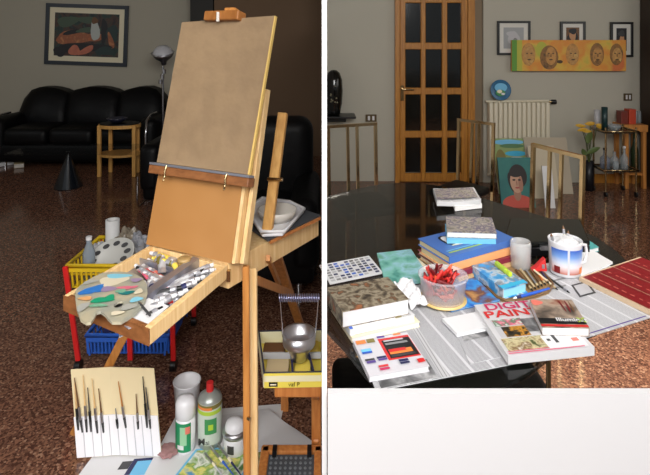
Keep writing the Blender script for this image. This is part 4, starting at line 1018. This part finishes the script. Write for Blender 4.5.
# ------------------------------------------------------------------ basket trolley
def basket_cart():
    d = 2.42; X = lambda px, dd=d: (px-CX)/F*dd
    x0, x1 = X(86), X(176); y0, y1 = 2.36, 2.70
    t = thing('basket_trolley', 'plastic trolley with red legs, yellow basket above and blue basket below', 'trolley', ((x0+x1)/2, 2.55, 0))
    ye = mat('yellow_plastic',(215,180,35),.35); re = mat('red_plastic',(205,35,35),.35); bl = mat('blue_plastic',(45,95,190),.35)
    def basket(z0, z1, m, name, xa, xb):
        mb = MB()
        mb.box(((xa+xb)/2,(y0+y1)/2,z0), (xb-xa-.04, y1-y0-.04, .008), m)
        rim = [(xa,y0,z1),(xb,y0,z1),(xb,y1,z1),(xa,y1,z1)]
        mb.tube(rim, .011, m, closed=True)
        mb.tube([(xa+.01,y0+.01,(z0+z1)/2+.01),(xb-.01,y0+.01,(z0+z1)/2+.01),(xb-.01,y1-.01,(z0+z1)/2+.01),(xa+.01,y1-.01,(z0+z1)/2+.01)], .005, m, closed=True)
        mb.box(((xa+xb)/2, y0+.0, z1-.012), (xb-xa, .008, .03), m)
        n = 22
        for i in range(n+1):
            x = xa+(xb-xa)*i/n
            for y in (y0, y1): mb.bar((x,y,z1), (x+(.02 if x < (xa+xb)/2 else -.02)*0, y+(.015 if y == y0 else -.015), z0), .008, .004, m)
        for i in range(11):
            y = y0+(y1-y0)*i/10
            for x in (xa, xb): mb.bar((x,y,z1),(x+(.015 if x == xa else -.015),y,z0), .008, .004, m)
        mb.build(name, t)
    basket(.36, .465, ye, 'upper_basket', x0-.06, x1)
    basket(.06, .15, bl, 'lower_basket', x0+.03, x1-.02)
    for (xa, xb, y) in ((x0-.06, x0-.0, y0-.015), (x1+.0, x1+.01, y0-.015), (x0-.06, x0, y1+.015), (x1, x1+.01, y1+.015)):
        MB().bar((xa,y,.47), (xb,y,.045), .022, .016, re, side=(1,0,0), r=.003).build('leg', t)
        MB().cyl((xb-.012,y,.024),(xb+.012,y,.024), .024, M_black, n=16).build('wheel', t)
    MB().bar((x0+.23,y0-.015,.25), (x0+.235,y0-.015,.05), .022, .014, re, side=(1,0,0)).build('strut', t)
    # contents
    p = P(110.5, 256, 2.5); pb = Pl(p, (1,.1,.28), (-.1,.5,.75))
    q = thing('plastic_palette', 'white oval plastic palette with thumb wells in the yellow basket', 'palette', tuple(p-V((0,0,.06))))
    m1 = MB(); R = pb.M(); R2 = R @ Matrix.Diagonal((1.28,.85,1,1)); m1.lathe([(0,-.003),(.09,-.003),(.092,.004),(.088,.005),(.085,0),(0,0)], mat('palette_white',(190,190,186),.4), n=36); m1.v = [R2 @ v for v in m1.v]; m1.build('dish', q)
    m2 = MB()
    for k in range(10):
        a = 2*PI*k/10; pb.ell(m2, .082*math.cos(a), .053*math.sin(a), .017, .011, C['dgrey'], .003, n=12)
    m2.build('paint_wells', q)
    p = P(111,246,2.6); z0 = .366
    q = thing('roll_of_paper', 'white cylindrical roll standing in the yellow basket', 'roll', (p.x,2.6,z0)); MB().lathe([(0,0),(.034,0),(.034,.22),(.025,.22),(.025,.2),(0,.2)], mat('roll_white',(205,205,205),.6), (p.x,2.62,z0), n=24).build('tube', q)
    p = P(88,246,2.45)
    q = thing('plastic_bottle', 'clear plastic bottle at the left end of the yellow basket', 'bottle', (p.x,2.45,z0)); MB().lathe([(0,0),(.028,0),(.028,.12),(.012,.165),(.012,.18),(0,.18)], mat('bottle_clear',(150,165,180),.12,alpha=.55), (p.x,2.46,z0), n=20).build('body', q)
    MB().cyl((p.x,2.46,z0+.18),(p.x,2.46,z0+.195), .014, C['white'], n=14).build('cap', q)
    for i, (px, py, dd, s, cc, lb) in enumerate(((127,236,2.62,.05,(130,120,105),'crumpled beige plastic bag in the yellow basket'),(138,240,2.6,.045,(150,152,160),'crumpled grey plastic bag at the right of the yellow basket'),(100,250,2.62,.05,(185,185,190),'crumpled whitish plastic bag behind the oval palette'))):
        p = P(px,py,dd); bm = bmesh.new(); bmesh.ops.create_icosphere(bm, subdivisions=4, radius=1)
        for v in bm.verts:
            k = 1+.5*noise.noise(v.co*2.2+V((i*7,0,0)))+.2*noise.noise(v.co*6); v.co = V((v.co.x*s*1.2, v.co.y*s, v.co.z*s*1.3))*k+V((p.x,p.y,p.z-.03))
        bm.verts.index_update(); o = MB().frombm(bm, mat('bag_%d'%i, cc, .3)).build('plastic_bag'); tag(o, lb, 'bag')
    # lower basket contents
    for i in range(8):
        bx = x0+.09+.042*i; o = MB().box((bx, y0+.14+.03*(i%2), .085+.045), (.036, .13, .08+.02*(i%3)), C[['navy','white','red','black','lgrey','darkred','white','blue'][i]], r=.004).build('paint_box')
        tag(o, ['navy','white','red','black','pale grey','dark red','glossy white','blue'][i]+' box in the blue lower basket', 'box')
basket_cart()

# ------------------------------------------------------------------ stool with yellow box
t = thing('wooden_stool', 'orange wooden stool frame carrying the yellow paint box', 'stool', (-.1,1.65,0))
MB().box((-.08, 1.585, .436), (.142, .045, .036), W_o, r=.005).build('top_rail', t)
MB().box((-.085, 1.76, .440), (.15, .045, .028), W_o, r=.005).build('top_rail', t)
MB().bar((-.028,1.735,.445), (-.028,1.80,0), .032, .028, W_o, side=(1,0,0), r=.003).build('leg', t)
MB().bar((-.155,1.765,.445), (-.160,2.1,.22), .03, .025, W_o, side=(1,0,0), r=.003).bar((-.160,2.1,.22),(-.16,2.1,0),.03,.025,W_o,side=(1,0,0)).build('leg', t)
MB().bar((-.028,1.77,.12), (-.014,1.90,.25), .03, .02, W_o, r=.003).build('brace', t)
MB().bar((-.04,1.60,.43), (-.028,1.74,.30), .02, .02, W_o, r=.003).build('brace', t)
# foot mat tray
t = thing('slatted_footrest', 'low wooden tray with a grey perforated mat at the bottom right of the left room', 'tray', (-.11,1.62,0))
m = MB()
for (c_, s_) in (((-.11,1.745,.10),(.20,.03,.05)),((-.11,1.50,.10),(.20,.03,.05)),((-.198,1.62,.10),(.028,.27,.05)),((-.022,1.62,.10),(.024,.27,.05))): m.box(c_, s_, W_o, r=.004)
m.box((-.11,1.62,.04), (.17,.22,.08), M_black)
m.build('frame', t)
m = MB().box((-.11,1.62,.112), (.152,.21,.012), mat('mat_grey',(72,76,82),.6)); m.build('mat', t)
m = MB()
for i in range(9):
    for j in range(10): m.cyl((-.174+.016*i,1.53+.02*j,.118),(-.174+.016*i,1.53+.02*j,.1205), .0045, mat('mat_light',(120,125,130),.6), n=8)
m.build('mat_studs', t)
for x in (-.165,-.05): MB().box((x,1.725,.13), (.014,.03,.02), M_black).build('clip', t)

# yellow paint box
zt2, zb2 = .498, .455
nl, fl = V((-.180,1.555,0)), V((-.224,1.775,0)); xr = -.008
t = thing('paint_box', 'open yellow cardboard paint box with dividers on the wooden stool', 'box', (-.1,1.66,zb2))
yb = mat('box_yellow',(235,215,90),.45); yw = mat('box_cream',(232,226,190),.45)
q = [nl, V((xr,nl.y+.005,0)), V((xr,fl.y+.01,0)), fl]
Z = lambda p, z: V((p.x,p.y,z))
MB().hexa([Z(p,zb2) for p in q], [Z(p,zb2+.004) for p in q], yb).build('base', t)
m = MB()
for i in range(4):
    a, b = q[i], q[(i+1)%4]; m.bar(Z(a,(zb2+zt2)/2), Z(b,(zb2+zt2)/2), zt2-zb2, .006, yw if i else yb)
m.build('wall', t)
m = MB(); m.tube([Z(p,zt2) for p in q], .0038, mat('rim_slate',(60,60,72),.4), closed=True); m.build('rim', t)
bl_ = Pl(Z(nl,zb2)+V((0,-.0035,0)), (1,.02,0), (0,0,1)); m = MB(); bl_.quad(m, .0, .019, .17, .037, yw, .0006); bl_.quad(m, .014, .005, .04, .018, C['black'], .0012); bl_.quad(m, .018,.009,.036,.013, C['cream'], .0016); m.build('label_print', t)
lettering('vaf P', bl_, .072, .005, .018, mat('ink_olive',(90,84,30),.5), t, off=.001)
m = MB(); m.bar((-.095,1.565,zt2-.012),(-.12,1.77,zt2-.012), .024,.004, C['navy'], side=(0,0,1)); m.bar((-.20,1.66,zt2-.012),(-.012,1.662,zt2-.012), .02,.004,C['lgrey'], side=(0,0,1)); m.bar((-.032,1.565,zt2-.012),(-.05,1.66,zt2-.012), .022,.004,C['navy'], side=(0,0,1)); m.build('divider', t)
for i, (cx_, cy_, sx_, sy_, mt, lb) in enumerate(((-.145,1.61,.07,.07,'beige','cream block in the near left section of the yellow paint box'),(-.068,1.61,.05,.06,'yellow','pale yellow block in the near middle section of the yellow paint box'),(-.165,1.71,.07,.05,'brown','brown wooden block in the far left section of the paint box'),(-.06,1.715,.08,.06,'yellow','yellow carton in the far right section of the paint box'))):
    o = MB().box((cx_,cy_,zb2+.018), (sx_,sy_,.026), C[mt], r=.003).build('paint_block'); tag(o, lb, 'block')
# brush washer pot with spring handle
c = P(299, 334, 1.625); zp0 = .4955
t = thing('brush_washer', 'small steel brush-washing pot with a coiled spring handle', 'pot', (c.x, c.y, .4955))
MB().lathe([(0,.0),(.022,0),(.028,.02),(.042,.042),(.049,.048),(.051,.052),(.0515,.084),(.048,.084),(.047,.055),(.035,.048),(0,.046)], M_steel, (c.x,c.y,zp0), n=34).build('body', t)
MB().lathe([(.051,.082),(.053,.085),(.051,.087),(.047,.085)], M_steel, (c.x,c.y,zp0), n=34).build('rim', t)
hz = .688
for s in (-1,1):
    MB().tube([(c.x+s*.0505,c.y,zp0+.07),(c.x+s*.053,c.y,zp0+.1),(c.x+s*.06,c.y,hz)], .0022, M_chrome, n=6).build('handle_wire', t)
pts = [(c.x-.063+.126*k/200, c.y+.0105*math.cos(k*.55), hz+.0105*math.sin(k*.55)) for k in range(201)]
MB().tube(pts, .0024, mat('spring_steel',(160,160,190),.3,.9), n=6).build('spring', t)

# ------------------------------------------------------------------ brush roll
bl0, br0 = G(79,457,0), G(163,455,0); bl0.z = br0.z = .004
tl0, tr0 = P(72,368,1.885), P(157,362,1.885)
pl = Pl(bl0, br0-bl0, tl0-bl0); W_, H_ = (br0-bl0).length, (tl0-bl0).length
nn = pl.u.cross(pl.v).normalized()
if nn.y > 0: nn = -nn
pl.n = nn
t = thing('brush_roll', 'cream fabric brush roll standing open with white pockets', 'brush roll', tuple((bl0+br0)/2))
cream = mat('canvas_cream',(232,214,172),.8); pk = mat('pocket_white',(238,236,240),.75)
def fold(a): return .012*abs(a/W_*2-.9)       # gentle fold in the middle
m = MB(); nseg = 20
def strip(m, b0, b1, off, mt, th=.003):
    vs = []
    for i in range(nseg+1):
        a = W_*i/nseg
        for b, o_ in ((b0,off),(b1,off),(b1,off+th),(b0,off+th)): vs.append(pl.p(a, b, o_+fold(a)))
    fs = [(4*i+j, 4*i+(j+1)%4, 4*i+4+(j+1)%4, 4*i+4+j) for i in range(nseg) for j in range(4)]+[(3,2,1,0),(4*nseg,4*nseg+1,4*nseg+2,4*nseg+3)]
    m.add(vs, [f[::-1] for f in fs], mt)
strip(m, 0, H_, -.003, cream); m.build('backing', t)
m = MB(); strip(m, .004, H_*.47, .0035, pk, .002)
for i in range(1,10): 
    a = W_*i/10; m.cyl(pl.p(a,.006,.007+fold(a)), pl.p(a,H_*.46,.007+fold(a)), .0016, mat('seam',(200,198,204),.8), n=6)
m.build('pocket', t)
brs = [(.045,.33,.86,'pale wood brush in the first pocket from the left'),(.09,.30,.92,'wooden brush in the second pocket, leaning left'),(.14,.30,.95,'tall wooden brush with dark tip, third from the left'),(.19,.30,.80,'dark-tipped brush fourth from the left in the roll'),(.26,.28,.90,'wooden brush fifth from the left in the roll'),(.33,.28,.78,'short dark-tipped brush sixth from the left'),(.50,.32,.55,'very short grey brush in the middle of the roll'),(.60,.33,.86,'slanting orange-brown brush right of the middle'),(.75,.32,.72,'dark-handled brush third from the right edge'),(.86,.34,.92,'tall black-ended brush near the right edge of the roll'),(.90,.33,.80,'black brush at the right edge of the roll')]
for i, (a, b0, b1, lb) in enumerate(brs):
    lean = -.012 if i in (1,7) else .004*math.sin(i)
    x = a*W_; o0 = .008+fold(x)
    p0, p1 = pl.p(x, b0*H_, o0), pl.p(x+lean, b1*H_, o0+.002)
    q = thing('paintbrush', lb, 'paintbrush', tuple(p0)); dv = p1-p0
    hm = [W_l, C['brown'], W_l, C['dgrey'], W_l, C['brown'], C['grey'], W_h, C['brown'], C['black'], C['dgrey']][i]
    MB().cyl(p0+dv*.45, p1, .003, hm, r1=.0015, n=8).build('handle', q)
    MB().cyl(p0+dv*.22, p0+dv*.46, .0045, M_steel if i % 3 else C['black'], n=8).build('ferrule', q)
    MB().cyl(p0, p0+dv*.23, .003, C['dgrey'], r1=.0048, n=8).build('bristles', q)

# ------------------------------------------------------------------ bottles etc. on the floor
c = G(187, 413, .0045)
t = thing('paper_cup', 'large white plastic pot standing behind the green-labelled tube', 'pot', tuple(c))
MB().lathe([(0,0),(.04,0),(.043,.006),(.052,.125),(.055,.13),(.052,.132),(.047,.125),(.038,.1),(0,.1)], mat('pot_white',(215,214,218),.35), c, n=34).build('body', t)
m = MB(); cyl_band(m, c, .0462, .049, .05, .085, -2.2, -1.6, C['navy'], 6); m.build('label_mark', t)
c = G(185.5, 448, .0045)
t = thing('glue_stick', 'white round-capped tube with a green label standing on the floor papers', 'tube', tuple(c))
MB().lathe([(0,0),(.033,0),(.035,.004),(.035,.12),(0,.12)], M_white, c, n=30).build('body', t)
MB().lathe([(.035,.12),(.036,.121),(.036,.165),(.03,.182),(.015,.19),(0,.191)], M_white, c, n=30).build('cap', t)
m = MB(); g3 = mat('label_green',(30,140,90),.35); cyl_band(m, c, .0355,.0355,.01,.112,-PI,-.75,g3); cyl_band(m, c, .0358,.0358,.035,.10,-1.9,-1.2,mat('label_green_light',(150,200,160),.35)); cyl_band(m, c, .0361,.0361,.075,.10,-1.35,-.85,C['salmon'],8); cyl_band(m, c, .0361,.0361,.02,.035,-2.2,-1.5,C['white'],8); m.build('label', t)
c = G(210, 442, .0045)
t = thing('solvent_bottle', 'tall grey solvent bottle with red cap and coloured label', 'bottle', tuple(c))
MB().lathe([(0,0),(.042,0),(.044,.004),(.044,.165),(.040,.175),(.02,.19),(.014,.192),(0,.192)], mat('bottle_silver',(165,170,165),.35,.5), c, n=36).build('body', t)
MB().cyl(c+V((0,0,.19)), c+V((0,0,.222)), .014, C['red'], r1=.0125, n=18).build('cap', t)
m = MB(); cyl_band(m,c,.0445,.0445,.02,.165,-PI,0,mat('label_pale',(195,205,195),.4)); cyl_band(m,c,.0448,.0448,.148,.163,-PI,0,C['olive']); cyl_band(m,c,.0451,.0451,.146,.156,-2.6,-1.2,C['orange']); cyl_band(m,c,.0451,.0451,.128,.142,-2.8,-.3,C['lime']); cyl_band(m,c,.0448,.0448,.06,.115,-1.8,-.8,C['green'],10); cyl_band(m,c,.0451,.0451,.075,.095,-1.5,-1.1,C['lime'],6)
m.build('label', t)
lp = Pl(c+V((-.033,-.0452,.024)), (1,0,0), (0,0,1)); lettering('M', lp, 0, 0, .032, C['dgrey'], t, off=-.0, bold=.001)
lettering('ai', lp, .026, 0, .024, C['dgrey'], t, name='small_lettering', off=.001)
c = G(235, 450, .0045)
t = thing('white_jar', 'squat white jar with a grey metal collar and round white lid', 'jar', tuple(c))
MB().lathe([(0,0),(.038,0),(.041,.004),(.042,.055),(.038,.062),(0,.062)], M_white, c, n=32).build('body', t)
MB().lathe([(.036,.06),(.044,.062),(.046,.07),(.044,.08),(.034,.082)], M_steel, c, n=32).build('collar', t)
MB().lathe([(.036,.08),(.036,.09),(.03,.105),(.015,.113),(0,.114)], M_white, c, n=32).build('lid', t)
m = MB(); cyl_band(m,c,.0424,.0424,.015,.045,-2.1,-1.5,C['dgrey'],6); m.build('label_mark', t)
# floor papers
sheet('paper_sheet', 'large white sheet with a blue ringed print below the brush roll', 'paper', (60,500), (172,490), (92,457), .003, .002, M_wp,
   [(.45,.45,.75,.85,'navy'),(.5,.42,.72,.78,'sky'),(.35,.6,.45,.8,'dgrey')])
sheet('paper_sheet', 'white paper sheet under the bottles beside the easel leg', 'paper', (128,505), (262,492), (178,412), .0045, .003, M_wp)
mgs = sheet('magazine', 'magazine page with yellow and green pictures in front of the bottles', 'magazine', (165,488), (238,484), (196,449), .0075, .002, C['sky'],
   [(.04,.05,.96,.95,PH['gard'])])
sheet('magazine', 'magazine page with brown and green pictures next to the easel front leg', 'magazine', (222,490), (292,486), (228,452), .006, .0014, C['lgrey'],
   [(.04,.05,.96,.95,PH['gard2'])])
sheet('plastic_sheet', 'rumpled translucent white plastic sheet behind the easel front leg', 'plastic sheet', (250,455), (316,447), (206,418), .006, .003, mat('sheet_plastic',(205,204,206),.3), wav=.02)
for i, (a, b, cm, lb) in enumerate((((208,440),(236,478),C['blue'],'blue-handled paintbrush lying on the floor magazines'),((203,447),(226,480),C['lgrey'],'pale-handled paintbrush to the left of the blue one on the floor'),((216,438),(246,482),C['navy'],'dark navy-handled paintbrush nearest the white jar'))):
    pen('paintbrush', lb, 'paintbrush', G(a[0]+2,a[1]+6,.03+.006*i), G(b[0],b[1],.016), .004, (M_steel, C['cream'], cm), tipf=.5)
c = G(168,453,.01); bm = bmesh.new(); bmesh.ops.create_icosphere(bm, subdivisions=3, radius=1)
for v in bm.verts: v.co = V((v.co.x*.035,v.co.y*.035,v.co.z*.010))*(1+.3*noise.noise(v.co*2.5))+c+V((0,0,.008))
bm.verts.index_update(); tag(MB().frombm(bm, mat('rag_pink',(160,120,120),.8)).build('rag'), 'small pinkish rag beside the brush roll', 'rag')

# ------------------------------------------------------------------ light
def area(name, loc, target, sx, sy, power, colr):
    l = bpy.data.lights.new(name, 'AREA'); l.shape = 'RECTANGLE'; l.size = sx; l.size_y = sy; l.energy = power; l.color = colr
    o = bpy.data.objects.new(name, l); col.objects.link(o); o.location = loc
    o.rotation_euler = (V(target)-V(loc)).to_track_quat('-Z', 'Y').to_euler(); return o
area('window_daylight', (.45, -.6, 2.6), (-.1, 1.9, .5), 2.2, 1.3, 153, (1, .985, .96))
area('side_fill', (3.85, 1.3, 1.7), (.6, 2.0, .3), 1.8, 1.6, 18, (1, .97, .93))  # added lamp, set low to light the floor under the table
o = area('low_floor_fill', (3.85, 2.3, 1.9), (1.15, 2.4, 0), .5, .8, 32, (1, .92, .80)); o.data.spread = math.radians(42)  # narrow lamp added to brighten the near right floor
o = area('left_front_fill', (-1.1, -.9, 1.9), (-.62, 1.75, .0), .9, .9, 8, (1, .985, .96)); o.data.spread = math.radians(75)  # added lamp that lifts the left foreground, no window known there
area('far_side_fill', (3.85, 3.2, 2.0), (1.0, 5.0, 1.3), 1.4, 1.4, 13, (1, .98, .95))  # extra lamp put in to light the far right wall
area('window_left_room', (-4.9, 3.6, 1.9), (-1.5, 6.0, 1.0), 1.4, 1.4, 13, (.95, .98, 1))
w = bpy.data.worlds.new('World'); bpy.context.scene.world = w; w.use_nodes = True
w.node_tree.nodes['Background'].inputs['Color'].default_value = (.9, .95, 1, 1); w.node_tree.nodes['Background'].inputs['Strength'].default_value = .28

# ------------------------------------------------------------------ camera
cam = bpy.data.cameras.new('Camera'); co = bpy.data.objects.new('Camera', cam); col.objects.link(co)
co.location = (0, 0, H); co.rotation_euler = (PI/2, 0, 0)
cam.sensor_width = 36; cam.lens = 36*F/650; cam.clip_start = .05
cam.shift_y = -(237.5-CY)/650; cam.shift_x = (325-CX)/650
sc = bpy.context.scene; sc.camera = co
sc.view_settings.view_transform = 'Standard'; sc.view_settings.look = 'None'; sc.view_settings.gamma = 1; sc.view_settings.use_curve_mapping = False
sc.view_settings.exposure = 0.0
